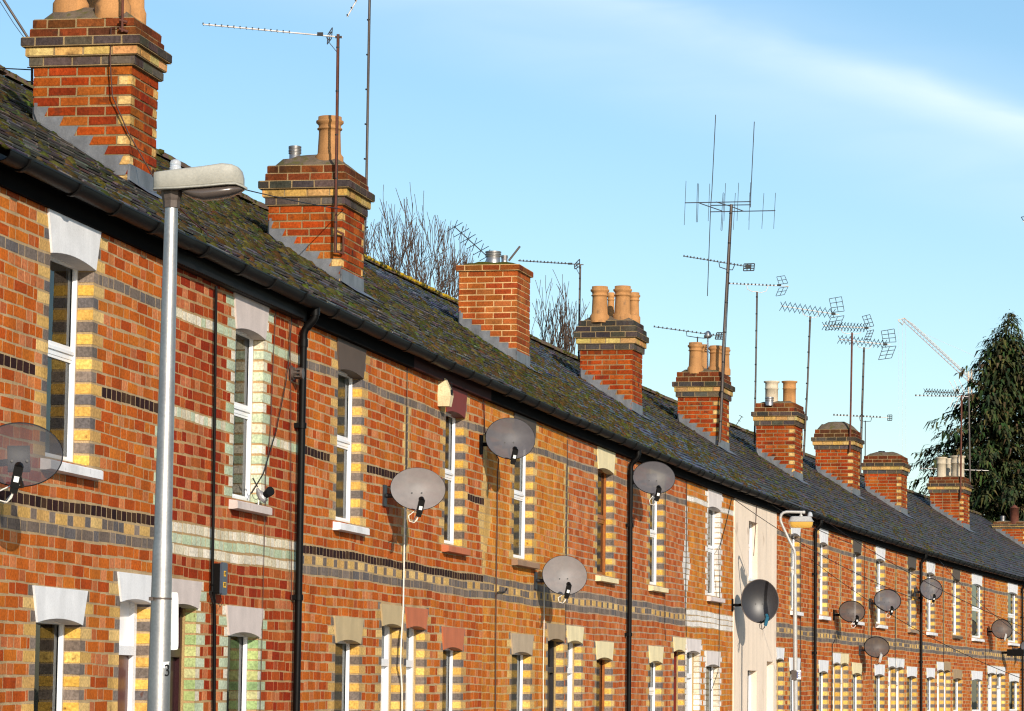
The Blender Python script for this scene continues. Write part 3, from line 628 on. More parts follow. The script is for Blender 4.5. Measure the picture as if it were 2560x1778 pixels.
H = [
 dict(name='A', label='orange brick house with white lintels behind the tall tapering lamp post', field=ORANGE, bands=DB, strip=('', 'gw'), win=(9.30, 10.13, 9.22, 10.05), door=(10.83, 11.50), lc=(WHITE, WHITE, WHITE), sc=WHITE, frames='upvc', dm=('brown_door', 'white_paint'), pal=SLATE, fan='upvc', cur=0),
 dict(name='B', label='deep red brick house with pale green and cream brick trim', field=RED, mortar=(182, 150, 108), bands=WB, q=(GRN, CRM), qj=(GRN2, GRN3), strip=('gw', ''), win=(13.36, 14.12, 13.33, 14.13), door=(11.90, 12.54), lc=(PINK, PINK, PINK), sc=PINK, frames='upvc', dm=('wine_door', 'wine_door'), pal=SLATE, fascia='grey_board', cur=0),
 dict(name='C', label='orange brick house with khaki lintels and a soot-dark upper window lintel', field=ORANGE, bands=DB, strip=('', 'yg'), win=(16.34, 17.13, 16.41, 17.20), door=(17.97, 18.66), lc=(SOOT, KHAKI, KHAKI), sc=WHITE, frames='upvc', dm=('upvc', 'upvc'), pal=SLATE, cur=.49),
 dict(name='D', label='orange brick house with terracotta painted lintels and a cream alarm box', field=ORANGE, bands=DB, strip=('yg', 'ydiamond'), win=(20.28, 21.04, 20.31, 21.08), door=(18.88, 19.57), lc=((118, 42, 32), TERRA, TERRA), sc=TERRA, frames='upvc', dm=('upvc', 'upvc'), pal=SLATE, fascia='maroon', cur=0),
 dict(name='E', label='golden orange brick house with greige lintels and a charcoal front door', field=GOLD, mortar=(194, 162, 112), bands=GB, strip=('ydiamond', 'yg'), win=(23.38, 24.31, 23.37, 24.30), door=(25.19, 26.03), lc=((70, 58, 48), (178, 158, 132), (160, 138, 110)), sc=(150, 118, 92), frames='upvc', dm=('black_door', 'black_door'), pal=SLATE, cur=.49),
 dict(name='F', label='pale red brick house with cream lintels and brown timber windows', field=PALE, mortar=(176, 154, 130), bands=GB, strip=('yg', ''), win=(27.90, 28.83, 27.94, 28.85), door=(26.27, 27.04), lc=(CREAM, CREAM, CREAM), sc=CREAM, frames='wood', dm=('white_paint', 'white_paint'), pal=SLATE, cur=0),
 dict(name='G', label='pale red brick house with cream lintels and a dark red front door', field=PALE, mortar=(176, 154, 130), bands=GB, strip=('', 'diamond'), win=(31.30, 32.20, 31.34, 32.18), door=(33.07, 33.84), lc=(CREAM, CREAM, CREAM), sc=CREAM, frames='upvc', dm=('red_door', 'red_door'), pal=SLATE_B, cur=0),
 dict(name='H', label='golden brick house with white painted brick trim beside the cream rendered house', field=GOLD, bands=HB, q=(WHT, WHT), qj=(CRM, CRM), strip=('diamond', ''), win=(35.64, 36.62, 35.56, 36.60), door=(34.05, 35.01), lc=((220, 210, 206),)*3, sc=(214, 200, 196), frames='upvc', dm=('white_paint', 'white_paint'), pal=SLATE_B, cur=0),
 dict(name='I', label='narrow cream rendered house without brickwork showing', field=PALE, bands=GB, render=True, win=(39.02, 39.82, 38.98, 39.81), door=(40.74, 41.38), lc=None, sc=None, frames='upvc', dm=('white_paint', 'white_paint'), pal=SLATE_B, cur=0),
 dict(name='J', label='orange brick house with white lintels between the cream house and the swan-neck lamp post', field=FAR, bands=GB, strip=('', ''), win=(43.16, 43.98, 43.07, 44.0), door=(41.78, 42.39), lc=(WHITE,)*3, sc=WHITE, frames='upvc', dm=('white_paint', 'white_paint'), pal=SLATE_N, cur=0),
 dict(name='K', label='orange brick house just past the swan-neck lamp post, first right of its drainpipe', field=FAR, bands=GB, strip=('', 'yg'), win=(46.18, 46.97, 46.16, 47.04), door=(47.71, 48.43), lc=(WHITE,)*3, sc=WHITE, frames='upvc', dm=('white_paint', 'white_paint'), pal=SLATE_N, cur=0),
 dict(name='L', label='orange brick house with cream ground floor lintels and a blackened upper lintel', field=FAR, bands=GB, strip=('yg', 'yg'), win=(50.0, 50.86, 49.93, 50.93), door=(48.57, 49.36), lc=((80, 70, 62), CREAM, CREAM), sc=WHITE, frames='upvc', dm=('white_paint', 'white_paint'), pal=SLATE_N, cur=0),
 dict(name='M', label='orange brick house with white lintels and two grey dishes near its upper window', field=FAR, bands=GB, strip=('yg', 'yg'), win=(52.79, 53.81, 52.66, 53.77), door=(54.39, 55.28), lc=(WHITE,)*3, sc=WHITE, frames='upvc', dm=('white_paint', 'white_paint'), pal=SLATE_N, cur=0),
 dict(name='N', label='orange brick house with white door lintel and a grey upper window', field=FAR, bands=GB, strip=('yg', ''), win=(56.99, 57.99, 56.89, 58.10), door=(55.44, 56.35), lc=((78, 68, 60), WHITE, WHITE), sc=(150, 130, 110), frames='alu', dm=('white_paint', 'white_paint'), pal=SLATE_N, cur=0),
 dict(name='O', label='orange brick house with white lintels right of the third drainpipe and its small dish', field=FAR, bands=GB, strip=('', 'yg'), win=(59.62, 60.66, 59.62, 60.66), door=(61.13, 62.01), lc=(WHITE,)*3, sc=WHITE, frames='upvc', dm=('white_paint', 'white_paint'), pal=SLATE_N, cur=0),
 dict(name='P', label='orange brick house with beige-brown door and ground window lintels', field=FAR, bands=GB, strip=('yg', 'yg'), win=(63.46, 64.45, 63.52, 64.74), door=(62.13, 62.97), lc=((86, 72, 60), (164, 138, 104), (164, 138, 104)), sc=(96, 82, 66), frames='upvc', dm=('white_paint', 'white_paint'), pal=SLATE_N, cur=0),
 dict(name='Q', label='orange brick house with the widest white two-light windows', field=FAR, bands=GB, strip=('yg', 'yg'), win=(66.45, 67.93, 66.4, 67.95), door=(68.96, 70.25), lc=(WHITE,)*3, sc=WHITE, frames='upvc', dm=('white_paint', 'white_paint'), pal=SLATE_N, cur=.49, recess=.03),
 dict(name='R', label='golden orange brick house with white lintels, last front in view', field=GOLD, bands=GB, strip=('yg', ''), win=(72.42, 73.95, 72.6, 74.2), door=(70.48, 71.77), lc=(WHITE,)*3, sc=WHITE, frames='upvc', dm=('white_paint', 'white_paint'), pal=SLATE_N, cur=0, recess=.05),
 dict(name='S', label='brick house with only its dark slate roof in view, left of the rust-topped chimney', field=FAR, bands=GB, win=(77, 77.9, 77, 77.9), door=(76, 76.7), lc=(WHITE,)*3, sc=WHITE, frames='upvc', dm=('white_paint', 'white_paint'), pal=SLATE_N, cur=0),
 dict(name='T', label='brick house with its slate roof carrying the rust-topped chimney at the far end', field=FAR, bands=GB, win=(81, 81.9, 81, 81.9), door=(82.5, 83.2), lc=(WHITE,)*3, sc=WHITE, frames='upvc', dm=('white_paint', 'white_paint'), pal=SLATE_N, cur=0),
 dict(name='V', label='brick house carrying the rust-topped chimney at the far right end of the row', field=FAR, bands=GB, win=(85.5, 86.4, 85.5, 86.4), door=(87, 87.7), lc=(WHITE,)*3, sc=WHITE, frames='upvc', dm=('white_paint', 'white_paint'), pal=SLATE_N, cur=0),
]
ROOT = []
for i, sp in enumerate(H):
    o, a, n, W, ang = FR[i]; kk = W/(NS[i+1]-NS[i]); f = lambda s: (s-NS[i])*kk
    t = thing('terraced_house', sp['label'], 'house', o, ang, 'brick houses of the terrace'); ROOT.append(t)
    ou0, ou1, g0, g1 = sp['win']
    up = dict(kind=U, u0=f(ou0), u1=f(ou1), **ZU); gr = dict(kind=G_, u0=f(g0), u1=f(g1), mid=.68 if sp['name'] == 'G' else .4, **ZG); dr = dict(kind=D_, u0=f(sp['door'][0]), u1=f(sp['door'][1]), **ZD)
    if sp['name'] == 'A': up['mid'] = .53
    if sp['name'] in 'I': up.update(z0=3.28, z1=4.12); gr.update(z1=1.93); dr.update(z1=2.08)
    sp['ops'] = [up, gr, dr]
    if sp['name'] == 'D': sp['bands'] = rng(DB, 12, (up['u1'], W))
    if sp['name'] == 'D': sp['bands'][2] = dict(sp['bands'][2])
    if sp.get('render'):
        mb = render_wall(i, sp); shell(mb, W, 1, (1, 1, 1)); mb.build('wall', [M['render'], M['room']], t)
    else:
        mb = wall_mesh(i, sp); shell(mb, W, 2, (1, 1, 1)); mb.build('wall', [M['brick'], M['mortar'], M['room']], t)
    fm = M[sp['frames']]; rc = sp.get('recess', .1 if i == 0 else .078)
    window(t, up, fm, curtain=sp['cur'], recess=rc); window(t, gr, fm, curtain=sp['cur'], recess=rc); door(t, dr, M[sp['dm'][0]], M[sp['dm'][1]], M[sp['fan']] if sp.get('fan') else 'glass')
    if sp['lc']:
        lintel(t, up, sp['lc'][0]); lintel(t, gr, sp['lc'][1]); lintel(t, dr, sp['lc'][2])
        sill(t, up, sp['sc']); sill(t, gr, sp['sc'])
    else:
        mb = MB(); mb.box(up['u0']-.02, up['u1']+.02, -.03, .1, up['z0']-.04, up['z0']); mb.build('window_sill', M['upvc'], t)
    st = MB(); st.box(dr['u0']-.05, dr['u1']+.05, -.25, .1, -.02, .06); st.build('doorstep', M['paving'], t)
    roof(i, t, sp['pal'], 1.2)
    gutter(i, t, joint=.85 if i < 3 else .75)
    fb = MB(); fm_ = M[sp.get('fascia', 'black_paint')]
    if sp['name'] == 'B':
        # plastic box section fixed under the gutter, stopping short of the drainpipe
        fb.box(0, W-.25, -.06, -.0, HG-.15, HG-.04); fb.box(0, W-.25, -.075, -.06, HG-.145, HG-.115); fb.box(W-.25, W, -.03, 0, HG-.14, HG-.02)
    else: fb.box(0, W, *((-.03, -.002, HG-.145) if i < 2 else (-.055, -.002, HG-.145)), HG+.02); 
    fb.build('fascia', fm_, t)
    sb = MB(); sb.face([(0, -.03, HG+.03), (W, -.03, HG+.03), (W, -.11, HG+.045), (0, -.11, HG+.045)]); sb.face([(0, -.002, HG-.03), (0, -.002, HG+.1), (W, -.002, HG+.1), (W, -.002, HG-.03)]); sb.build('soffit', M['black_paint'], t)
# ---- chimney stacks, each part of the house whose roof it stands on
def stack(cx, cy, W1, W2, ys, yc_, style='std', flh=.09, **k):
    P, i = chim_world(cx, cy); st, uc, yc, zt = chimney(ROOT[i], i, P, W1, W2, ys, yc_, style, flh, **k)
    o, a, n, W, ang = FR[i]
    return dict(st=st, i=i, P=P, Y=P.y, mid=P - n*(W1/2) + a*(W2/2), back=P - n*W1, far=P + a*W2, W1=W1, W2=W2, a=a, n=n)
K1 = stack(322, 460, .76, .66, 163, 43, flh=.13)
pot(K1['st'], K1['i'], 177, 30, -170, 92, K1['Y']+.35); pot(K1['st'], K1['i'], 282, 34, -170, 92, K1['Y']+.15); pot(K1['st'], K1['i'], 335, 52, -140, 62, K1['Y']+.85); pot(K1['st'], K1['i'], 240, 22, -160, 70, K1['Y']+.95)
K2 = stack(853, 711, .74, .84, 512, 411, flh=.15)
pot(K2['st'], K2['i'], 823, 403, 293, 72, K2['Y']+.25); cowl(K2['st'], K2['i'], 737, 396, 366, 33, K2['Y']+.4, ribs=5)
K3 = stack(1291, 907, .75, .74, 676, 661, 'new', .07)
cowl(K3['st'], K3['i'], 1233, 650, 629, 41, K3['Y']+.3, ribs=3); cowl(K3['st'], K3['i'], 1261, 650, 639, 18, K3['Y']+.5, ribs=3)
K4 = stack(1580, 1030, .8, .75, 874, 800, 'dark', .1)
for px, yb, yt, w, dy in ((1499, 798, 717, 49, .2), (1556, 798, 716, 49, .2), (1527, 796, 732, 22, .9), (1584, 800, 732, 34, .9)): pot(K4['st'], K4['i'], px, yb, yt, w, K4['Y']+dy)
K5 = stack(1797, 1120, .72, .95, 992, 929)
for px, yb, yt, w, dy in ((1738.5, 927, 857, 41, .2), (1789, 927, 865, 39, .25), (1760, 925, 862, 28, 1.1), (1812, 930, 869, 29, 1.0)): pot(K5['st'], K5['i'], px, yb, yt, w, K5['Y']+dy)
K6 = stack(1985, 1197, .74, .95, 1063, 1007, flh=.07)
for px, mt in ((1929, 'pot_cream'), (1973.5, 'pot')): pot(K6['st'], K6['i'], px, 1006, 953, 40, K6['Y']+.35, 'flange', mt)
cowl(K6['st'], K6['i'], 1923.5, 1008, 993, 23, K6['Y']+.1, ribs=2)
K7 = stack(2131, 1237, .82, .95, 1123, 1073, flh=.2)
K8 = stack(2252, 1284, .86, .9, 1184, 1139, flh=.12)
cowl(K8['st'], K8['i'], 2204, 1139, 1128, 18, K8['Y']+.5, mat='dark_metal', ribs=2)
K9 = stack(2408, 1321, .9, 1.0, 1232, 1192, flh=.06)
for px, yb, yt, w, dy, mt in ((2353.5, 1188, 1143, 29, .3, 'pot_cream'), (2394.5, 1190, 1140, 40, .3, 'pot_cream'), (2371, 1185, 1146, 16, 1.2, 'pot_cream')): pot(K9['st'], K9['i'], px, yb, yt, w, K9['Y']+dy, 'flange', mt)
K10 = stack(2566, 1376, .95, .9, 1322, 1304, flh=.05)
cowl(K10['st'], K10['i'], 2536, 1306, 1262, 25, K10['Y']+.2, mat='rust', cone=True); cowl(K10['st'], K10['i'], 2507, 1304, 1290, 12, K10['Y']+.4, ribs=3)
# ------------------------------------------------------------------ things fixed to the houses and standing by them
def fin(mb, name, mat, root):
    b = root.location; mb.v = [(v[0]-b.x, v[1]-b.y, v[2]-b.z) for v in map(Vector, mb.v)]
    return mb.build(name, mat, root)
def V(*a): return Vector(a)
def drainpipe(px, py, label, r=.0275, node=None, mat='black_plastic', out=(0, 0)):
    P, i, u = on_wall(px, py, .05); o, a, n, W, ang = FR[i]; b = o + a*u + n*.05; base = Vector((b.x, b.y, 0))
    t = thing('drainpipe', label, 'drainpipe', base, 0, 'drainpipes down the fronts'); zt = HG-.05
    q = lambda d, z, du=0: o + a*(u+du) + n*d + V(0, 0, z)
    mb = MB(); mb.tube([q(.05, .12), q(.05, 1.5), q(.05, 3), q(.05, zt-.24)], r, 12); fin(mb, 'pipe', M[mat], t)
    mb = MB(); mb.tube([q(.05, zt-.27), q(.05, zt-.2), q(.062, zt-.165), q(.085, zt-.135), q(.12, zt-.1), q(.135, zt-.075), q(.137, zt-.04), q(.137, zt+.02)], r*1.08, 12)
    mb.tube([q(.05, zt-.30), q(.05, zt-.24)], r*1.25, 12); mb.tube([q(.073, zt-.15), q(.097, zt-.122)], r*1.25, 12); mb.tube([q(.137, zt-.06), q(.137, zt-.0)], r*1.3, 12)
    fin(mb, 'swan_neck', M[mat], t)
    for z in (zt-.9, zt-2.2, zt-3.6):
        mb = MB(); mb.tube([q(.05, z-.022), q(.05, z+.022)], r*1.28, 12); mb.obox(q(.02, z), a*.05, n*.02, V(0, 0, .018)); fin(mb, 'pipe_clip', M[mat], t)
    return t
drainpipe(758, 900, 'black drainpipe between the deep red house and the khaki-lintel house, thickest in the photo')
drainpipe(1576, 1300, 'black drainpipe beside the big grey dish high on the pale brick houses')
drainpipe(2038, 1500, 'black drainpipe just right of the swan-neck lamp post')
drainpipe(2303, 1560, 'black drainpipe behind the small dark dish among the far houses')
drainpipe(2556, 1560, 'black drainpipe cut by the right edge of the photo')
def wire(name, pts, r, mat, label, cat='cable', group='cables on the fronts', n=5):
    b = pts[0]; t = MB(); base = Vector((b.x, b.y, min(p.z for p in pts)))
    t.tube(pts, r, n); t.v = [tuple(Vector(v)-base) for v in t.v]
    o = t.build(name, M[mat], None, base); return tag(o, label, cat, group)
def wpx(pts, d=.012): return [on_wall(x, y, d)[0] for x, y in pts]
# slim black conduit with its grey box on the deep red house
P0 = wpx([(540, 716), (537, 1000), (533, 1300), (530, 1480)], .03)
cd = thing('cable_conduit', 'thin black conduit running down the deep red house past the grey box', 'conduit', (P0[0].x, P0[0].y, 0))
mb = MB(); mb.tube([*P0], .0105, 8); mb.tube(wpx([(530, 1460), (535, 1500), (536, 1560), (535, 1776), (535, 1900)], .03), .013, 8); fin(mb, 'pipe', M['black_plastic'], cd)
for dx in (-3, 0, 4): mb = MB(); mb.tube(wpx([(527+dx, 1478), (530+dx*1.4, 1492), (535, 1512)], .03), .004, 6); fin(mb, 'tail_wire', M['cable_black'], cd)
mb = MB(); mb.tube(wpx([(551, 1490), (556, 1508), (550, 1518), (546, 1508)], .035), .002, 5); fin(mb, 'tail_wire', M['cable_black'], cd)
Pb, ib, ub = on_wall(541, 1447, .02); o_, a_, n_, W_, _ = FR[ib]
bx = thing('junction_box', 'dark grey box with two yellow labels on the deep red house', 'junction box', Pb)
mb = MB(); hh = .104; mb.obox(Pb+n_*.018, a_*.062, n_*.03, V(0, 0, hh)); fin(mb, 'box', M['black_plastic'], bx)
mb = MB(); mb.obox(Pb+n_*.052, a_*.068, n_*.008, V(0, 0, hh*1.0))
for s in (-1, 1): mb.obox(Pb+n_*.052+a_*.004+V(0, 0, s*hh*1.02), a_*.052, n_*.0075, V(0, 0, .006))
fin(mb, 'lid', surf('blue_grey_plastic', (62, 70, 84), rough=.4, var=.1, bump=0), bx)
def text(name, s, loc, size, ax, up, mat, root, ext=.0008):
    cu = bpy.data.curves.new(name, 'FONT'); cu.body = s; cu.size = size; cu.align_x = 'CENTER'; cu.align_y = 'CENTER'; cu.extrude = ext
    tmp = bpy.data.objects.new(name+'_tmp', cu); dg = bpy.context.evaluated_depsgraph_get()
    me = bpy.data.meshes.new_from_object(tmp.evaluated_get(dg)) if False else None
    C.objects.link(tmp); bpy.context.view_layer.update(); me = bpy.data.meshes.new_from_object(tmp.evaluated_get(bpy.context.evaluated_depsgraph_get()))
    bpy.data.objects.remove(tmp); nrm = ax.cross(up).normalized()
    R = Matrix((ax, up, nrm)).transposed().to_4x4(); me.transform(R); me.materials.clear(); me.materials.append(M[mat])
    o = bpy.data.objects.new(name, me); C.objects.link(o); o.parent = root; o.location = Vector(loc)-root.location; return o
for z, hw, s in ((.035, .024, 'OP'), (-.042, .034, '2871')):
    mb = MB(); c = Pb+n_*.0612+V(0, 0, z); mb.obox(c, a_*hw, n_*.0008, V(0, 0, .019)); lb = fin(mb, 'sticker', M['yellow_sticker'], bx)
    text('lettering', s, c+n_*.0012, .03, a_, V(0, 0, 1), 'ink', bx)
# alarm box on the terracotta house
Pa, ia, ua = on_wall(1098, 982, .0); o_, a_, n_, W_, _ = FR[ia]
al = thing('alarm_box', 'cream tapered alarm box under the eaves beside the maroon lintel', 'alarm box', Pa)
mb = MB(); s = Pa.y/FPX; hz = 35*s
prof = [(-1, .055, .06), (-.2, .062, .085), (.2, .07, .09), (1, .05, .05)]
sec = []
for (zt_, hw, dp) in [(-1.0, .052, .105), (-.25, .066, .12), (.15, .062, .112), (1.0, .042, .06)]:
    z = zt_*hz; sec.append([Pa+a_*x+n_*d+V(0, 0, z) for x, d in ((-hw, 0), (-hw*.96, dp), (hw*.96, dp), (hw, 0))])
for p, q in zip(sec, sec[1:]):
    for k in range(4): mb.face([p[k], p[(k+1) % 4], q[(k+1) % 4], q[k]])
mb.face(sec[0][::-1]); mb.face(sec[-1]); fin(mb, 'casing', M['stone_box'], al)
mb = MB(); c = Pa+n_*.1175+V(0, 0, .0); mb.obox(c, a_*.04, n_*.0015, V(0, 0, .028))
for k in range(3): mb.obox(Pa+n_*.113+V(0, 0, .048+.022*k), a_*.036, n_*.0012, V(0, 0, .004))
fin(mb, 'vent_slots', M['grey_board'], al)
# flue outlet by the first drainpipe
Pf, i_f, u_f = on_wall(726, 934, .0); o_, a_, n_, W_, _ = FR[i_f]
fo = thing('flue_outlet', 'grey plastic flue outlet on the deep red wall beside the drainpipe', 'flue outlet', Pf)
mb = MB(); mb.tube([Pf-n_*.02, Pf+n_*.012], .062, 18); mb.tube([Pf+n_*.012, Pf+n_*.03], .048, 16); fin(mb, 'flange', M['mast_grey'], fo)
mb = MB()
mb.tube([Pf+n_*.03, Pf+n_*.055], .033, 14); mb.tube([Pf+n_*.082, Pf+n_*.1], .042, 14)
for k in range(8):
    an = k*math.pi/4; e = a_*math.cos(an)*.037+V(0, 0, math.sin(an)*.037); mb.tube([Pf+e+n_*.04, Pf+e+n_*.09], .007, 6)
fin(mb, 'grille', M['mast_grey'], fo)
# flood lamp on the sill of the deep red house
Pl, il, ul = on_wall(655, 1238, .06); o_, a_, n_, W_, _ = FR[il]; k = Pl.y/FPX
fl = thing('flood_lamp', 'wrapped grey flood lamp with black lamp head tied above the pinkish sill', 'lamp', Pl)
Q = lambda x, y, d=0: at(x, y, Pl.y-d)
mb = MB(); mb.tube([Q(644, 1222), Q(648, 1232), Q(655, 1243), Q(662, 1250), Q(666, 1246)], [.010, .022, .032, .026, .012], 10)
for j in range(len(mb.v)): mb.v[j] = tuple(Vector(mb.v[j])+V(rnd.uniform(-.006, .006), rnd.uniform(-.006, .006), rnd.uniform(-.006, .006)))
fin(mb, 'wrapped_body', M['foil'], fl)
mb = MB(); mb.tube([Q(664, 1238), Q(672, 1231, .02), Q(676, 1228, .04)], [.026, .033, .034], 16); mb.tube([Q(676, 1228, .04), Q(674, 1229, .03)], [.034, .02], 16); fin(mb, 'lamp_head', M['black_plastic'], fl)
mb = MB(); mb.tube([Q(646, 1250), Q(646, 1262)], .006, 8); fin(mb, 'tie', M['cable_white'], fl)
mb = MB(); mb.tube([Q(632, 1195), Q(644, 1218)], .005, 6); mb.tube([Q(629, 1233), Q(641, 1213), Q(660, 1181)], .005, 6); mb.tube([Q(629, 1233), Q(634, 1246), Q(640, 1250), Q(646, 1245)], .002, 5); fin(mb, 'stay', M['cable_black'], fl)
# ------------------------------------------------------------------ satellite dishes
def dish(cx, cy, w, h, d, mat, label, lx, ly, lnb='black_plastic', arm=.3, deep=.065, yaw=.25, tilt=.32, lsz=1.0, rim='grey_board', bracket='dark_metal', loop=True, stick=True):
    P, i, u = on_wall(cx, cy, d); o, a, n, W, ang = FR[i]; k = P.y/FPX; foot = o+a*u+V(0, 0, P.z)
    t = thing('satellite_dish', label, 'satellite dish', foot, 0, 'satellite dishes on the fronts')
    nr = (-_f + RT*yaw + UP*tilt).normalized(); e1 = UP.cross(nr).normalized(); e2 = nr.cross(e1)
    A, B_ = w/2*k/e1.dot(RT), h/2*k/e2.dot(UP); R, N = 10, 40
    mb = MB(); vs = [P - nr*deep]; fs = []
    for r in range(1, R+1):
        q = r/R
        for j in range(N):
            an = 2*math.pi*j/N; vs.append(P + e1*A*q*math.cos(an) + e2*B_*q*math.sin(an) - nr*deep*(1-q*q))
    for j in range(N): fs.append((0, 1+j, 1+(j+1) % N))
    for r in range(R-1):
        for j in range(N): fs.append((1+r*N+j, 1+(r+1)*N+j, 1+(r+1)*N+(j+1) % N, 1+r*N+(j+1) % N))
    mb.mesh(vs, fs, smooth=True)
    for sx in (-.18, .18): mb.tube([P+e1*A*sx-e2*B_*.12-nr*deep*.96, P+e1*A*sx-e2*B_*.12-nr*(deep*.9-.004)], .0075, 8, mi=1)
    ref = fin(mb, 'reflector', [M[mat], M['ink']], t)
    mb = MB(); rr = max(.004, k*1.2); ring = [P + e1*A*math.cos(2*math.pi*j/N) + e2*B_*math.sin(2*math.pi*j/N) - nr*.006 for j in range(N+1)]
    mb.tube(ring, rr, 6, caps=False); b = ref.parent.location; fin(mb, 'rim', M[rim], t)
    L = at(lx, ly, P.y - arm*.9); bot = P - e2*B_*.92 - nr*.03; s = lsz*.76
    mb = MB(); mb.tube([P-nr*(deep+.04)-e2*B_*.3, bot-nr*.03, bot+nr*arm*.3-e2*.03, L-UP*.05*s-nr*.0], .011, 8); fin(mb, 'feed_arm', M[bracket], t)
    mb = MB(); toward = (P-L).normalized(); mb.tube([L+toward*.02, L-toward*.03], [.032*s, .03*s], 14)
    bd = (-UP*1.0-RT*.22).normalized(); c = L+bd*.062*s-toward*.02; ex = bd.cross(toward).normalized(); mb.obox(c, bd*.075*s, ex*.032*s, toward*.024*s); mb.obox(c+bd*.085*s, bd*.028*s, ex*.028*s, toward*.02*s)
    rc = fin(mb, 'receiver', M[lnb], t)
    if stick:
        mb = MB(); q = -toward; mb.obox(c+q*.0265*s+bd*.012*s, bd*.02*s, ex*.018*s, q*.002); x = fin(mb, 'sticker', M['sign_white'], t); x.parent = rc
    if loop:
        mb = MB(); z0 = c+bd*.11*s
        mb.tube([z0, z0-UP*.03-RT*.01, z0-UP*.055-RT*.035, z0-UP*.045-RT*.075, z0-UP*.0-RT*.085, bot+nr*.1], .0042, 6); mb.tube([z0, z0-UP*.05-RT*.03, z0-UP*.06-RT*.05, bot+nr*.05], .0042, 6); fin(mb, 'cable_loop', M['cable_white' if lnb == 'black_plastic' else 'cable_black'], t)
    mb = MB(); bk = P-nr*(deep+.03); wp = foot+V(0, 0, -.06) - a*.02
    mb.tube([bk, bk-nr*.05, wp+n*.1, wp+n*.02], .02, 8); mb.obox(wp+n*.008, a*.05, n*.008, V(0, 0, .09)); mb.obox(bk, e1*.06, e2*.07, nr*.02); fin(mb, 'wall_bracket', M[bracket], t)
    return t
dish(51, 1136, 205, 158, .33, 'dish_open', 'dark see-through dish cut by the left edge of the photo', 47, 1168)
dish(1045, 1222, 136, 104, .29, 'dish_grey', 'pale grey dish on the khaki-lintel house above its white cable', 1054, 1250)
dish(1276, 1096, 123, 102, .29, 'dish_mid', 'mottled grey dish hiding an upper window lintel under the eaves', 1288, 1124, bracket='black_paint', loop=False)
dish(1412, 1438, 111, 95, .31, 'dish_grey', 'pale grey dish over the string course above the charcoal front door', 1422, 1462)
dish(1635, 1194, 106, 80, .31, 'dish_mid', 'grey dish right of the second drainpipe and close under the gutter', 1647, 1220, lsz=1.1)
dish(1900, 1503, 94, 107, .4, 'dish_black', 'large solid black dish on the cream rendered house', 1917, 1540, lnb='teal', deep=.08, yaw=.12, tilt=.12, lsz=.95, rim='mast_grey', bracket='black_paint', stick=False)
dish(2130, 1529, 66, 52, .32, 'dish_brown', 'brownish grey dish on a long arm below the blackened upper lintel', 2143, 1542, bracket='black_paint')
dish(2219, 1501, 68, 53, .34, 'dish_mid', 'dark grey dish in front of the yellow quoined window with white lintel', 2230, 1519)
dish(2328, 1473, 57, 52, .34, 'dish_mid', 'dark grey dish overlapping the drainpipe of the far houses', 2336, 1489)
dish(2192, 1618, 64, 50, .32, 'dish_brown', 'greenish grey dish at string course level, lowest of the far dishes', 2202, 1636, lnb='alu', stick=False)
dish(2505, 1573, 53, 47, .34, 'dish_brown', 'dark brown dish on a short arm beside the last white-lintel window', 2514, 1586, lnb='alu', stick=False, bracket='black_paint')
dish(2566, 1617, 30, 30, .34, 'dish_mid', 'dark dish cut off by the right edge of the photo', 2572, 1628)
# low black bracket lamp by the right edge
Pq, iq, uq = on_wall(2540, 1632, .35); o_, a_, n_, W_, _ = FR[iq]
t = thing('bracket_lamp', 'black box-shaped bracket lamp by the right edge of the photo', 'lamp', Pq-n_*.35)
mb = MB(); mb.obox(Pq, n_*.2, a_*.12, V(0, 0, .08)); fin(mb, 'lamp_box', M['black_plastic'], t); mb = MB(); mb.tube([Pq, Pq-n_*.34], .03, 8); fin(mb, 'bracket', M['black_plastic'], t)
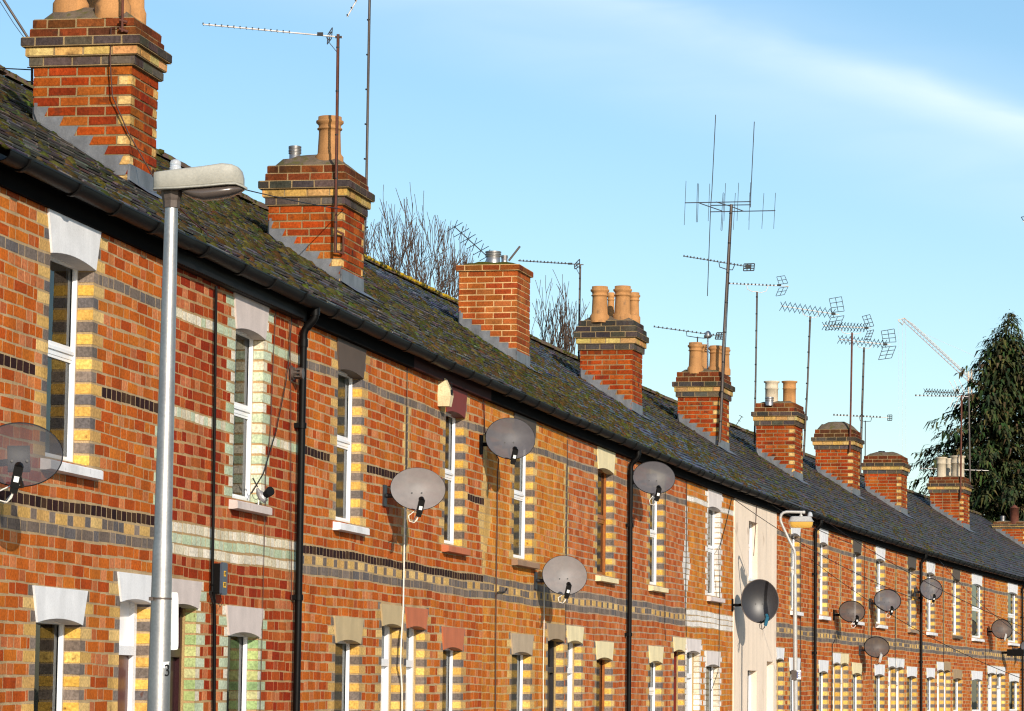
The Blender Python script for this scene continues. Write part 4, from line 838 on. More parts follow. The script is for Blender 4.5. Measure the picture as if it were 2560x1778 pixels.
# ------------------------------------------------------------------ aerials
class Aerial:
    def __init__(s, label, K, base, Y=None, name='roof_aerial'):
        s.Y = Y if Y else K['Y']; s.k = s.Y/FPX; b = at(base[0], base[1], s.Y); s.t = thing(name, label, 'aerial', b, 0, 'television aerials on the chimneys')
    def p(s, x, y, dy=0): return at(x, y, s.Y+dy)
    def tube(s, name, pts, rpx, mat, n=6):
        mb = MB(); mb.tube([s.p(*q) for q in pts], rpx*s.k, n); return fin(mb, name, M[mat], s.t)
    def mast(s, pts, rpx, mat, bands=0, bmat='cable_black'):
        m = s.tube('mast', pts, rpx, mat, 8)
        if bands:
            (x0, y0), (x1, y1) = pts[0][:2], pts[-1][:2]
            for j in range(bands):
                q = (j+.7)/bands; x, y = x0+(x1-x0)*q, y0+(y1-y0)*q; mb = MB(); mb.tube([s.p(x, y-1.6), s.p(x, y+1.6)], rpx*s.k*1.25, 8)
                x = fin(mb, 'tape_band', M[bmat], s.t); x.parent = m
            c = s.tube('cable', [(x+rpx*.9, y, -.01) for x, y in [(x0, y0), ((x0+x1)/2, (y0+y1)/2), (x1, y1)]], max(.35, rpx*.3), bmat, 4)
        return m
    def yagi(s, A, B_, n, kind='rod', rpx=1.2, L=.07, mat='pale_metal', emat='dark_metal', a=0, b=1, er=.8, dyA=0, dyB=0):
        P, Q_ = s.p(*A, dyA), s.p(*B_, dyB); mb = MB(); mb.tube([P, Q_], rpx*s.k, 6); d = (Q_-P).normalized(); up = V(0, 0, 1); eh = d.cross(up).normalized(); up = eh.cross(d).normalized()
        bo = fin(mb, 'boom', M[mat], s.t)
        for j in range(n):
            mb = MB(); c = P+(Q_-P)*(a+(b-a)*j/max(1, n-1))
            if kind == 'rod': mb.tube([c-eh*L, c+eh*L], er*s.k, 5); mb.obox(c+up*rpx*s.k, d*1.6*s.k, eh*1.6*s.k, up*2.2*s.k)
            else:
                for sx in (-1, 1):
                    for sz in (-1, 1): mb.tube([c, c+(eh*sx*.8+up*sz*.75+d*.35*sx)*L], er*s.k, 4)
            x = fin(mb, 'director_rod', M[emat], s.t); x.parent = bo
        return bo
    def panel(s, cs, nx, ny, rpx=.8, mat='dark_metal', dy=0, dys=None, solid=0):
        c = [s.p(*q, dy+(dys[j] if dys else 0)) for j, q in enumerate(cs)]; mb = MB()
        for j in range(nx+1): q = j/nx; mb.tube([c[0].lerp(c[1], q), c[3].lerp(c[2], q)], rpx*s.k, 4)
        for j in range(ny+1): q = j/ny; mb.tube([c[0].lerp(c[3], q), c[1].lerp(c[2], q)], rpx*s.k, 4)
        return fin(mb, 'reflector_grid', M[mat], s.t)
    def box(s, x0, y0, x1, y1, mat='dark_metal', name='dipole_box', dp=3):
        c = s.p((x0+x1)/2, (y0+y1)/2); mb = MB(); mb.obox(c, RT*abs(x1-x0)/2*s.k, UP*abs(y1-y0)/2*s.k, _f*dp*s.k); return fin(mb, name, M[mat], s.t)
    def lines(s, name, segs, rpx, mat, dy=0):
        for sg in segs:
            mb = MB(); mb.tube([s.p(x, y, dy) for x, y in sg], rpx*s.k, 5); r = fin(mb, name, M[mat], s.t)
        return r
A_ = Aerial('thin grey bent mast at the left edge of the nearest chimney', K1, (80, 211), K1['Y']+.75)
A_.mast([(80, 212), (80, 150), (79, 112), (70, 95), (38, 45), (0, -14), (-30, -60)], 3.2, 'mast_grey'); A_.lines('cable', [[(-6, -5), (35, 60), (70, 108), (83, 145), (82, 200)]], .9, 'cable_black')
A_.lines('bracket', [[(68, 169), (90, 169)], [(66, 204), (92, 204)], [(85, 190), (320, 191)], [(85, 66), (290, 66)]], 1.5, 'mast_grey', -.04)
A_ = Aerial('red-brown rusty mast bolted to the top of the nearest chimney', K1, (305, 80), K1['Y']-.05)
A_.mast([(305, 80), (306, 40), (307, -30), (308, -120)], 3.6, 'rust'); A_.lines('bracket', [[(298, 72), (320, 80)], [(298, 50), (318, 56)]], 4, 'rust')
A_ = Aerial('brown mast on the second chimney with a long white boom pointing left', K2, (838, 628), K2['Y']-.08)
A_.mast([(838, 632), (841, 400), (845, 86)], 3.6, 'rust', 5); A_.yagi((507, 61), (856, 93.5), 15, 'rod', 2, .06, 'pale_metal', 'ink', .002, .62)
A_.box(793, 81, 808, 90, 'ink'); A_.panel([(820, 86), (831, 69), (829, 96), (818, 111)], 2, 3, 1.2); A_.lines('stay', [[(815, 92), (824, 108), (842, 130)]], .9, 'dark_metal'); A_.box(838, 90, 855, 96, 'dark_metal', 'clamp')
A_.lines('bracket', [[(838, 576), (860, 586)], [(838, 628), (858, 634)], [(858, 584), (858, 634)]], 3, 'rust', .03)
A_ = Aerial('tallest dark mast rising past the top of the photo behind the second chimney', K2, (909, 630), K2['Y']+.9)
A_.mast([(908, 632), (916, 464), (924, 0), (926, -150)], 3.4, 'mast_grey', 9); A_.yagi((868, 42), (960, -120), 7, 'rod', 1.8, .06, 'pale_metal', 'ink', .02, .7); A_.lines('bracket', [[(900, 572), (920, 568)], [(900, 628), (922, 634)]], 2.4, 'dark_metal')
A_ = Aerial('dark fishbone aerial tilted up to the left behind the plain rebuilt chimney', K3, (1225, 680), K3['Y']+1.1)
A_.yagi((1134, 565), (1228, 650), 6, 'x', 1.3, .13, 'dark_metal', 'dark_metal', .03, .9, 1.0); A_.mast([(1228, 690), (1228, 645)], 1.8, 'mast_grey')
A_ = Aerial('short grey pole leaning right on top of the plain rebuilt chimney', K3, (1274, 650), K3['Y']+.5, 'leaning_pole')
A_.mast([(1272, 652), (1300, 616)], 2.6, 'mast_grey')
A_ = Aerial('banded mast left of the four-pot chimney, boom reaching over the plain chimney', K4, (1447, 896), K4['Y']+.75)
A_.mast([(1446.5, 900), (1448, 780), (1450.5, 662)], 2.2, 'mast_grey', 9); A_.yagi((1295, 652), (1459, 662), 14, 'rod', 1.2, .07, 'mast_grey', 'ink', .03, .72)
A_.box(1420, 657, 1431, 662, 'ink'); A_.panel([(1436, 662), (1449, 648), (1449, 666), (1437, 673)], 2, 2, 1.2); A_.lines('stay', [[(1441, 672), (1448, 686)]], .8, 'dark_metal')
A_ = Aerial('great tall mast with a cross-boom of upright rods, largest aerial of the row', K5, (1798, 1103), K5['Y']-.1, 'radio_mast')
zx = lambda x, y: (1600+x/2.66, 260+y/2.66)
A_.mast([(1798.5, 1106), (1806, 960), zx(555, 1596), zx(607, 668)], 3.5, 'mast_grey', 8)
A_.lines('cross_boom', [[zx(298, 658), zx(735, 650)], [zx(465, 718), zx(900, 710)], [zx(470, 675), zx(737, 671)]], 1.3, 'dark_metal'); A_.lines('strut', [[zx(505, 652), zx(600, 680), zx(690, 714)], [zx(395, 660), zx(545, 712)]], 1.3, 'dark_metal')
A_.lines('whip', [[zx(503, 72), zx(478, 575), zx(470, 675), zx(448, 1278)]], 1.1, 'dark_metal'); A_.lines('whip', [[zx(760, 118), zx(737, 600), zx(735, 688)]], 1.1, 'dark_metal')
for x0, y0, x1, y1 in ((306, 512, 294, 806), (464, 530, 453, 780), (569, 527, 558, 780), (656, 524, 645, 778), (736, 522, 724, 775), (634, 592, 620, 838), (730, 590, 724, 837), (824, 593, 810, 830), (901, 591, 889, 830)):
    A_.lines('upright_rod', [[zx(x0, y0), zx(x1, y1)]], .65, 'dark_metal')
for x, y0, y1, dx in ((386, 527, 788, -7), (556, 590, 845, -14)): A_.lines('folded_dipole', [[zx(x-4, y0+6), zx(x, y0), zx(x+4, y0+6), zx(x+4+dx, y1-6), zx(x+dx, y1), zx(x-4+dx, y1-6), zx(x-4, y0+6)]], .7, 'dark_metal')
A_.yagi(zx(288, 1012), zx(700, 1080), 18, 'rod', 1.0, .06, 'mast_grey', 'ink', .01, .93); A_.lines('bracket', [[zx(525, 1055), zx(530, 1085), zx(580, 1102), zx(615, 1104), zx(630, 1070)]], 1.3, 'dark_metal')
A_.panel([zx(692, 1064), zx(762, 1062), zx(757, 1108), zx(688, 1110)], 3, 3, 1.3); A_.box(*zx(700, 1068), *zx(735, 1090), 'ink')
A_ = Aerial('low aerial just above the pots under the great tall mast, boom pointing left', K5, (1743, 860), K5['Y']+.6)
A_.mast([(1743, 870), (1744, 842)], 1.6, 'dark_metal'); A_.yagi((1634, 817), (1800, 840), 15, 'rod', .9, .06, 'mast_grey', 'ink', .01, .9); A_.lines('bracket', [[(1715.5, 828), (1717, 840), (1744, 844.5), (1764, 846)]], 1.1, 'dark_metal')
A_.panel([(1792, 832), (1810, 832), (1808, 848), (1788, 848)], 3, 3, 1.4)
A_ = Aerial('silver dome fan on a white pipe between the pots of the mast chimney', K5, (1769, 925), K5['Y']+.55, 'fan_cowl')
A_.tube('pipe', [(1769, 930), (1769.5, 842)], 2, 'upvc'); mb = MB(); c = A_.p(1770, 843); r = 8.5*A_.k; mb.lathe(c.x, c.y, [(r*.7, -.02), (r, .0), (r, .03), (r*.85, .075), (r*.5, .1), (r*.1, .11)], 14, z0=c.z); fin(mb, 'dome', M['steel'], A_.t)
A_.box(1760, 838, 1768, 846, 'dark_metal', 'motor'); A_.box(1774, 838, 1781, 842, 'dark_metal', 'vane')
A_ = Aerial('slim mast left of the two-pot chimney with a U bracket and two square grids', K6, (1885, 1100), K6['Y']+.7)
A_.mast([(1886, 1110), (1890, 900), zx(778, 1250)], 2.2, 'mast_grey', 9); A_.yagi(zx(592, 1195), zx(990, 1213), 13, 'rod', 1.0, .06, 'pale_metal', 'ink', .01, .75)
A_.lines('bracket', [[zx(708, 1200), zx(715, 1232), zx(745, 1248), zx(778, 1248), zx(800, 1256), zx(838, 1246), zx(852, 1210)]], 1.0, 'pale_metal'); A_.box(*zx(912, 1198), *zx(938, 1212), 'ink')
A_.panel([zx(909, 1150), zx(962, 1142), zx(983, 1192), zx(925, 1200)], 2, 2, .7); A_.panel([zx(925, 1225), zx(985, 1215), zx(960, 1268), zx(903, 1278)], 2, 2, .7)
def bigaer(label, K, base, mast, rp, mm, bands, tip, rear, n, up4, dn4, brk, dY=.7):
    A = Aerial(label, K, base, K['Y']+dY); A.mast(mast, rp, mm, bands); A.yagi(tip, rear, n, 'x', 1.0, .115, 'pale_metal', 'ink', .02, .88, 1.0); A.panel(up4, 2, 3, .75); A.panel(dn4, 2, 3, .75); A.lines('bracket', [brk], .9, 'pale_metal')
    j = .9; x = tip[0]+(rear[0]-tip[0])*j; y = tip[1]+(rear[1]-tip[1])*j; A.box(x-5, y-3, x+5, y+3, 'ink'); return A
z6 = lambda x, y: (2050+x/2.955, 700+y/2.955)
bigaer('slim mast right of the two-pot chimney topped by a cross-rod aerial with the largest grids', K6, (2010, 1140), [(2009, 1142), (2019, 960), zx(1132, 1412)], 2.4, 'mast_grey', 9, zx(940, 1343), zx(1325, 1402), 11, [zx(1258, 1296), zx(1340, 1282), zx(1358, 1378), zx(1278, 1386)], [zx(1270, 1422), zx(1358, 1408), zx(1322, 1492), zx(1234, 1506)], [zx(1078, 1365), zx(1085, 1400), zx(1120, 1415), zx(1160, 1424), zx(1185, 1408), zx(1190, 1380)])
bigaer('rust-red mast on the domed chimney with a cross-rod aerial', K7, z6(222, 1255), [z6(220, 1270), z6(228, 900), z6(237, 388)], 2.4, 'rust', 0, z6(25, 338), z6(378, 356), 14, [z6(312, 270), z6(368, 256), z6(398, 340), z6(345, 352)], [z6(352, 380), z6(398, 368), z6(372, 440), z6(326, 440)], [z6(155, 355), z6(165, 385), z6(190, 396), z6(250, 400), z6(285, 398), z6(305, 385)], -.05)
bigaer('silver and black mast behind the domed chimney with a cross-rod aerial, lower of its two', K7, z6(300, 1300), [z6(297, 1440), z6(303, 1130), z6(325, 498)], 2.2, 'mast_grey', 10, z6(140, 438), z6(520, 480), 12, [z6(452, 378), z6(548, 362), z6(562, 458), z6(468, 462)], [z6(465, 498), z6(562, 488), z6(528, 576), z6(432, 590)], [z6(275, 462), z6(285, 495), z6(320, 505), z6(365, 505), z6(382, 485), z6(384, 465)], .9)
A_ = Aerial('thin dark mast between the domed chimney and the next with a small square end grid', K8, z6(334, 1460), K8['Y']+.8)
A_.mast([z6(333, 1470), z6(335, 1040)], 1.3, 'dark_metal'); A_.yagi(z6(95, 998), z6(505, 1018), 15, 'rod', .9, .07, 'pale_metal', 'ink', .02, .85); A_.panel([z6(500, 998), z6(532, 997), z6(531, 1038), z6(500, 1040)], 2, 3, .9); A_.lines('bracket', [[z6(292, 1010), z6(296, 1040), z6(335, 1046), z6(375, 1044), z6(384, 1014)]], .9, 'dark_metal')
A_ = Aerial('rusty mast on the chimney before the conifer, aerial with slanted rod reflectors', K9, z6(1040, 1580), K9['Y']-.05)
A_.mast([z6(1038, 1620), z6(1043, 1200), z6(1046, 850)], 2.2, 'rust'); A_.yagi(z6(772, 822), z6(1060, 840), 13, 'x', .9, .1, 'mast_grey', 'ink', .02, .85, .9)
A_.lines('reflector_rod', [[z6(955, 745), z6(1000, 830)], [z6(990, 740), z6(1030, 832)], [z6(1028, 738), z6(1068, 836)], [z6(990, 870), z6(960, 938)], [z6(1032, 858), z6(992, 942)], [z6(1068, 850), z6(1028, 942)]], .8, 'pale_metal')
A_ = Aerial('pale grey mast right of the rusty mast in front of the conifer', K9, z6(1108, 1480), K9['Y']+.8)
A_.mast([z6(1109, 1490), z6(1100, 845)], 2.0, 'mast_grey'); A_.yagi(z6(700, 855), z6(1100, 862), 13, 'rod', .9, .06, 'pale_metal', 'ink', .02, .9); A_.panel([z6(1070, 842), z6(1105, 840), z6(1105, 876), z6(1070, 878)], 3, 4, .6)
A_ = Aerial('small white aerial low behind the cream pots in front of the conifer', K9, z6(1000, 1440), K9['Y']+2)
A_.mast([z6(1000, 1500), z6(1000, 1398)], 1.2, 'alu'); A_.yagi(z6(745, 1392), z6(1245, 1409), 10, 'rod', .9, .05, 'pale_metal', 'dark_metal', .1, .9); A_.panel([z6(740, 1378), z6(765, 1383), z6(763, 1410), z6(740, 1404)], 2, 2, .8)
A_ = Aerial('tiny leaning aerial far behind the roofs right of the mast chimney', K5, (1841, 1064), K6['Y']+6)
A_.mast([(1836, 1080), (1841, 1062), (1855, 1041)], .9, 'mast_grey'); A_.lines('director_rod', [[(1848, 1038), (1858, 1044)], [(1845, 1050), (1851, 1054)]], .8, 'dark_metal')
A_ = Aerial('dark aerial tip poking in at the right edge against the sky', K10, (2590, 1290), K10['Y'])
A_.mast([(2590, 1310), (2590, 545)], 2, 'mast_grey'); A_.panel([(2553, 543), (2575, 540), (2576, 554), (2558, 551)], 2, 1, 1); A_.lines('boom', [[(2557, 554), (2610, 552)]], 1.2, 'pale_metal')
# fixings on chimneys
# ------------------------------------------------------------------ cables
wire('cable', wpx([(1018, 920), (1017, 1040), (1016, 1180), (1014, 1290)]), .004, 'cable_black', 'black cable down to the pale grey dish from the eaves', n=5)
wire('cable', wpx([(1012, 1270), (1010, 1400), (1008, 1520), (1003, 1600), (1001, 1660), (1005, 1720), (1005, 1800)], .02), .0075, 'cable_white', 'white cable dropping below the pale grey dish between two front doors')
wire('cable', wpx([(1208, 985), (1212, 1080), (1247, 1150), (1244, 1180), (1243, 1300), (1241, 1420), (1240, 1500), (1239, 1640), (1239, 1700), (1238, 1800)], .015), .0065, 'cable_brown', 'long brown cable down the golden orange house below the mottled dish')
wire('cable', wpx([(1240, 1490), (1245, 1480), (1258, 1481), (1266, 1476), (1267, 1470)], .015), .006, 'cable_black', 'short black cable hook branching off the long brown cable')
wire('cable', wpx([(1419, 1100), (1418, 1250), (1416, 1400), (1415, 1520), (1413, 1600)]), .004, 'cable_black', 'black cable on the line between the golden and the pale red house')
wire('cable', wpx([(1360, 1460), (1360, 1560), (1358, 1680), (1358, 1800)], .02), .006, 'cable_white', 'thin white cable below the dish by the charcoal front door')
wire('cable', wpx([(1664, 1170), (1663, 1300), (1663, 1450), (1662, 1560), (1664, 1602)]), .004, 'cable_black', 'thin black cable right of the blue-reflecting upper window of the pale house')
wire('cable', wpx([(1717, 1180), (1716, 1350), (1714, 1500), (1716, 1592)]), .005, 'cable_black', 'black cable down the white zigzag painted strip')
wire('cable', wpx([(1831, 1240), (1815, 1310), (1799, 1370), (1797, 1376), (1799, 1500), (1798, 1620), (1795, 1680), (1778, 1728)]), .005, 'cable_black', 'black cable slanting to the white trimmed upper window and down')
wire('cable', wpx([(1858, 1580), (1856, 1640), (1849, 1700), (1848, 1800)]), .005, 'cable_black', 'black cable below the large solid black dish')
wire('cable', wpx([(1880, 1215), (1892, 1260), (1888, 1330), (1884, 1390)], .03), .006, 'cable_brown', 'loose looping cable hanging over the cream rendered front from the roof')
wire('cable', wpx([(690, 772), (683, 900), (676, 1080), (664, 1190), (664, 1265)]), .0035, 'cable_brown', 'thin brown cable down to the sill of the deep red house, nearest its window')
wire('cable', wpx([(731, 770), (722, 900), (714, 960), (690, 1080), (660, 1180)], .02), .004, 'cable_black', 'thin black cable slanting from the eaves down to the flood lamp')
wire('cable', wpx([(724, 800), (727, 1000), (727, 1300), (729, 1500)], .02), .004, 'cable_brown', 'thin cable close along the left side of the thickest drainpipe')
wire('cable', wpx([(663, 1292), (659, 1420), (655, 1600), (650, 1780)]), .003, 'cable_brown', 'thin brown cable below the pinkish sill on the deep red house')
wire('cable', wpx([(2002, 1330), (2002, 1500), (2001, 1778)]), .006, 'cable_black', 'black cable close behind the swan-neck lamp post')
for x0, y0, x1, lab in ((2163, 1330, 2160, 'black cable between the brown dish and the yellow quoined window'), (2181, 1500, 2178, 'black cable below the dark dish left of the yellow quoined window'), (2241, 1370, 2238, 'black cable left of the grey upper window among the far houses'), (2358, 1410, 2360, 'black cable right of the third drainpipe, ending between paired door lintels'), (2461, 1420, 2465, 'black cable right of the widest white window')):
    wire('cable', wpx([(x0, y0), ((x0+x1)/2-1, (y0+1700)/2), (x1, 1700)]), .006, 'cable_black', lab)
wire('cable', wpx([(2088, 1580), (2088, 1600), (2081, 1612), (2080, 1700), (2079, 1790)]), .007, 'cable_black', 'black cable dropping left of the paired white and cream door lintels')
def span(P, Q_, sag, r, label, mat='cable_black'):
    pts = [P.lerp(Q_, j/16) - V(0, 0, sag*4*(j/16)*(1-j/16)) for j in range(17)]
    return wire('overhead_wire', pts, r, mat, label, 'wire', 'overhead wires')
span(at(395, 414, K1['Y']), at(858, 524, K2['Y']), .03, .005, 'thin wire strung between the nearest and the second chimney behind the lamp head')
span(at(-60, 168, 23), at(82, 175, K1['Y']+.6), .0, .005, 'thin wire reaching the nearest chimney from the left edge')
span(on_wall(1832, 1246, .1)[0], at(2300, 1502, 48), .12, .005, 'wire slanting from the cream house past the swan-neck lamp, upper of two')
span(at(2024, 1396, 54), at(2620, 1720, 46), .2, .005, 'wire slanting across the far fronts, low over the dark dish')
span(at(2046, 1290, 54), at(2640, 1600, 45), .15, .005, 'wire from the drainpipe top by the swan-neck lamp slanting down right')
span(at(2336, 1385, 70), at(2640, 1640, 50), .2, .005, 'wire slanting from the eaves over the far end fronts')
span(at(1900, 1243, 50), at(2130, 1360, 47), .05, .005, 'short wire slanting over the swan-neck lamp head')
# thin cable down the near chimney
wire('cable', [at(x, y, K1['Y']-.03) for x, y in [(300, 68), (278, 68), (275, 150), (281, 240), (320, 330), (385, 445)]] + [chim_world(470, 560)[0]+V(0, 0, .05), chim_world(520, 600)[0]+V(0, 0, .04)], .0055, 'cable_brown', 'brown cable trailing down the nearest chimney onto the slates')
# ------------------------------------------------------------------ street lamps
def loft(secs, mat_fn=None):
    mb = MB(); n = len(secs[0])
    vs = [p for s in secs for p in s]; mb.mesh(vs, [(i*n+k, i*n+(k+1) % n, (i+1)*n+(k+1) % n, (i+1)*n+k) for i in range(len(secs)-1) for k in range(n)], smooth=True)
    mb.face(secs[0][::-1]); mb.face(secs[-1]); return mb
def rsec(c, hu, hv, eu, ev, p=3.2, n=20):
    out = []
    for k in range(n):
        t = 2*math.pi*k/n; x = math.copysign(abs(math.cos(t))**(2/p), math.cos(t)); y = math.copysign(abs(math.sin(t))**(2/p), math.sin(t)); out.append(c+eu*hu*x+ev*hv*y)
    return out
Y1 = 13.8; k1 = Y1/FPX; pa, pb = at(426.5, 592, Y1), at(396, 1776, Y1); dz = (pb-pa)/(pb.z-pa.z); g0 = pa+dz*(0-pa.z)
lp = thing('street_lamp', 'tall tapering steel lamp post with a boxy pale grey head, nearest object', 'street lamp', g0, 0, 'street lamps')
pt = lambda y: at(426.5-(y-592)*30.5/1184, y, Y1)
mb = MB(); mb.tube([g0, pb+(g0-pb)*.4, pb, pt(1420), pt(1366), pt(1345), pt(1000), pt(700), pt(560), pt(515)], [30*k1, 30*k1, 28.2*k1, 25.2*k1, 24.7*k1, 22.6*k1, 20.4*k1, 18.3*k1, 17*k1, 16.2*k1], 28); fin(mb, 'post', M['steel'], lp)
LS = Y1/16.5; zl = lambda x, y, d=0: at(370+x/8.511, 390+y/8.511, Y1+d)
mb = MB(); mb.tube([pt(520), pt(503), pt(497), pt(487), pt(476)], [21*k1, 22*k1, 24*k1, 26*k1, 27*k1], 8, smooth=False); fin(mb, 'collar', M['mast_grey'], lp)
secs = []
for x, t_, b_, hw in ((124, 600, 700, .02), (134, 430, 706, .05), (160, 355, 708, .07), (300, 336, 704, .085), (700, 288, 690, .098), (1200, 232, 656, .108), (1600, 172, 618, .108), (1800, 190, 600, .102), (1920, 240, 606, .088), (2000, 330, 622, .066), (2040, 470, 640, .045)):
    p, q = zl(x, t_), zl(x, b_); c = (p+q)/2; secs.append(rsec(c, hw*LS, (p-q).length/2, _f, UP, 9))
fin(loft(secs), 'lamp_housing', M['lamp_grey'], lp)
secs = []
for x, y, hw in ((118, 708, .03), (160, 712, .076), (700, 694, .104), (1200, 660, .114), (1700, 612, .114), (1900, 606, .1), (2040, 660, .07), (2108, 700, .03)):
    secs.append(rsec(zl(x, y), hw*LS, .0065, _f, UP, 4))
fin(loft(secs), 'rim', M['lamp_grey'], lp)
secs = []
for x, t_, b_, hw in ((700, 700, 730, .05), (820, 690, 850, .08), (1000, 676, 930, .095), (1200, 660, 968, .1), (1500, 632, 930, .1), (1750, 612, 885, .095), (1950, 625, 800, .075), (2060, 680, 725, .04)):
    p, q = zl(x, t_), zl(x, b_); secs.append(rsec((p+q)/2, hw*LS, (p-q).length/2, _f, UP, 2.6))
fin(loft(secs), 'bowl', M['smoke'], lp)
mb = MB(); c = zl(582, 310); mb.lathe(c.x, c.y, [(a*LS, b*LS) for a, b in ((.03, -.01), (.03, .016), (.027, .02), (.027, .024), (.0285, .026), (.0285, .04), (.024, .05), (.012, .056), (.002, .058))], 18, z0=c.z); fin(mb, 'photocell', M['clear'], lp)
# clamp, plate seen almost edge on, and number label
c = pt(1497); mb = MB(); mb.tube([c-V(0, 0, .004), c+V(0, 0, .004)], 26.6*k1, 24); mb.obox(at(378, 1497, Y1-.045), RT*.009, UP*.007, _f*.012); fin(mb, 'clamp_band', M['mast_grey'], lp)
sg = MB(); sg.mesh([tuple(p) for p in rsec(at(433, 1553, Y1+.045), 13*k1, 72*k1, RT, UP, 9, 28)] + [tuple(p+_f*.004) for p in rsec(at(433, 1553, Y1+.045), 13*k1, 72*k1, RT, UP, 9, 28)], [tuple(range(28))[::-1], tuple(range(28, 56))]+[(k, (k+1) % 28, 28+(k+1) % 28, 28+k) for k in range(28)])
for y in (1500, 1610): sg.obox(at(426, y, Y1+.043), RT*1.5*k1, UP*5*k1, _f*.0008, mi=1)
fin(sg, 'sign_plate', [M['sign_white'], M['ink']], lp)
mb = MB(); cc = pt(1676); r = 26*k1; vs = []
for j in range(7):
    an = math.radians(24+j*10); e = RT*math.sin(an)*(r+.0012)*1.0 - _f*math.cos(an)*(r+.0012); vs += [cc+e-UP*23*k1, cc+e+UP*23*k1]
mb.mesh(vs, [(2*j, 2*j+2, 2*j+3, 2*j+1) for j in range(6)]); fin(mb, 'number_label', M['sign_white'], lp)
an = math.radians(50); e = RT*math.sin(an)*(r+.003) - _f*math.cos(an)*(r+.003); text('lettering', '3', cc+e, 42*k1, (RT*math.cos(an)+_f*math.sin(an)).normalized(), UP, 'ink', lp)
Y2 = 46.0; k2 = Y2/FPX; zs2 = lambda x, y, d=0: at(1900+x/9.39, 1250+y/9.39, Y2+d)
b2 = at(1989, 1778, Y2); lp2 = thing('street_lamp', 'slim silver swan-neck lamp post with an amber bowl before the far houses', 'street lamp', (b2.x, b2.y, 0), 0, 'street lamps')
mb = MB(); mb.tube([V(b2.x, b2.y, 0), b2, at(1987.5, 1560, Y2), at(1987.2, 1450, Y2), at(1987.2, 1436, Y2)], [6.2*k2, 5.6*k2, 5.4*k2, 5.2*k2, 3.9*k2], 14); fin(mb, 'post', M['lamp_paint'], lp2)
mb = MB(); mb.tube([at(1987.2, 1440, Y2)]+[zs2(x, y) for x, y in ((822, 1596), (820, 1280), (805, 1180), (760, 1090), (690, 960), (600, 760), (520, 590), (484, 500), (476, 420), (500, 345), (550, 300), (620, 283), (720, 283), (1000, 290))], 3.6*k2, 12)
mb.tube([zs2(1000, 290), zs2(1058, 291)], 4.2*k2, 12); fin(mb, 'swan_neck', M['lamp_paint'], lp2)
mb = MB(); mb.tube([zs2(960, 310), zs2(962, 375)], 2.4*k2, 8); mb.tube([zs2(962, 352), zs2(962, 385)], 4.4*k2, 10); fin(mb, 'hanger', M['lamp_paint'], lp2)
secs = [rsec(zs2(960, y), hx*k2, hd*k2, RT, _f, 4) for y, hx, hd in ((500, 33, 15), (492, 32, 14.5), (485, 30, 13.5), (400, 26, 10), (384, 22, 8))]; fin(loft(secs), 'lamp_housing', M['lamp_paint'], lp2)
secs = [rsec(zs2(960, y), hx*k2, hd*k2, RT, _f, 4) for y, hx, hd in ((503, 30.5, 14), (560, 30, 13.5), (630, 28, 12), (652, 25, 10))]; fin(loft(secs), 'bowl', M['amber'], lp2)
mb = MB(); mb.tube([zs2(1176, 388), zs2(1176, 345), zs2(1176, 300), zs2(1176, 280)], [6.6*k2, 6*k2, 4.6*k2, 1.5*k2], 8, smooth=False); fin(mb, 'photocell', M['clear'], lp2)
mb = MB(); c = at(1996.5, 1687, Y2-.05); mb.obox(at(1985, 1688, Y2-.02), RT*6.3*k2, UP*12*k2, _f*6*k2); fin(mb, 'control_box', M['mast_grey'], lp2)
mb = MB(); mb.obox(c, RT*6*k2, UP*11.5*k2, _f*.003); mb.obox(c-RT*3.2*k2-_f*.0042, RT*1.3*k2, UP*8*k2, _f*.001, mi=1)
for j in range(3): mb.obox(c+RT*.7*k2+UP*(6-5*j)*k2-_f*.0042, RT*1.1*k2, UP*1.3*k2, _f*.001, mi=2)
mb.obox(c+RT*4.5*k2+UP*.5*k2-_f*.0042, RT*.5*k2, UP*6*k2, _f*.001, mi=1); fin(mb, 'notice_plate', [M['sign_white'], M['blue_ink'], M['mast_grey']], lp2)
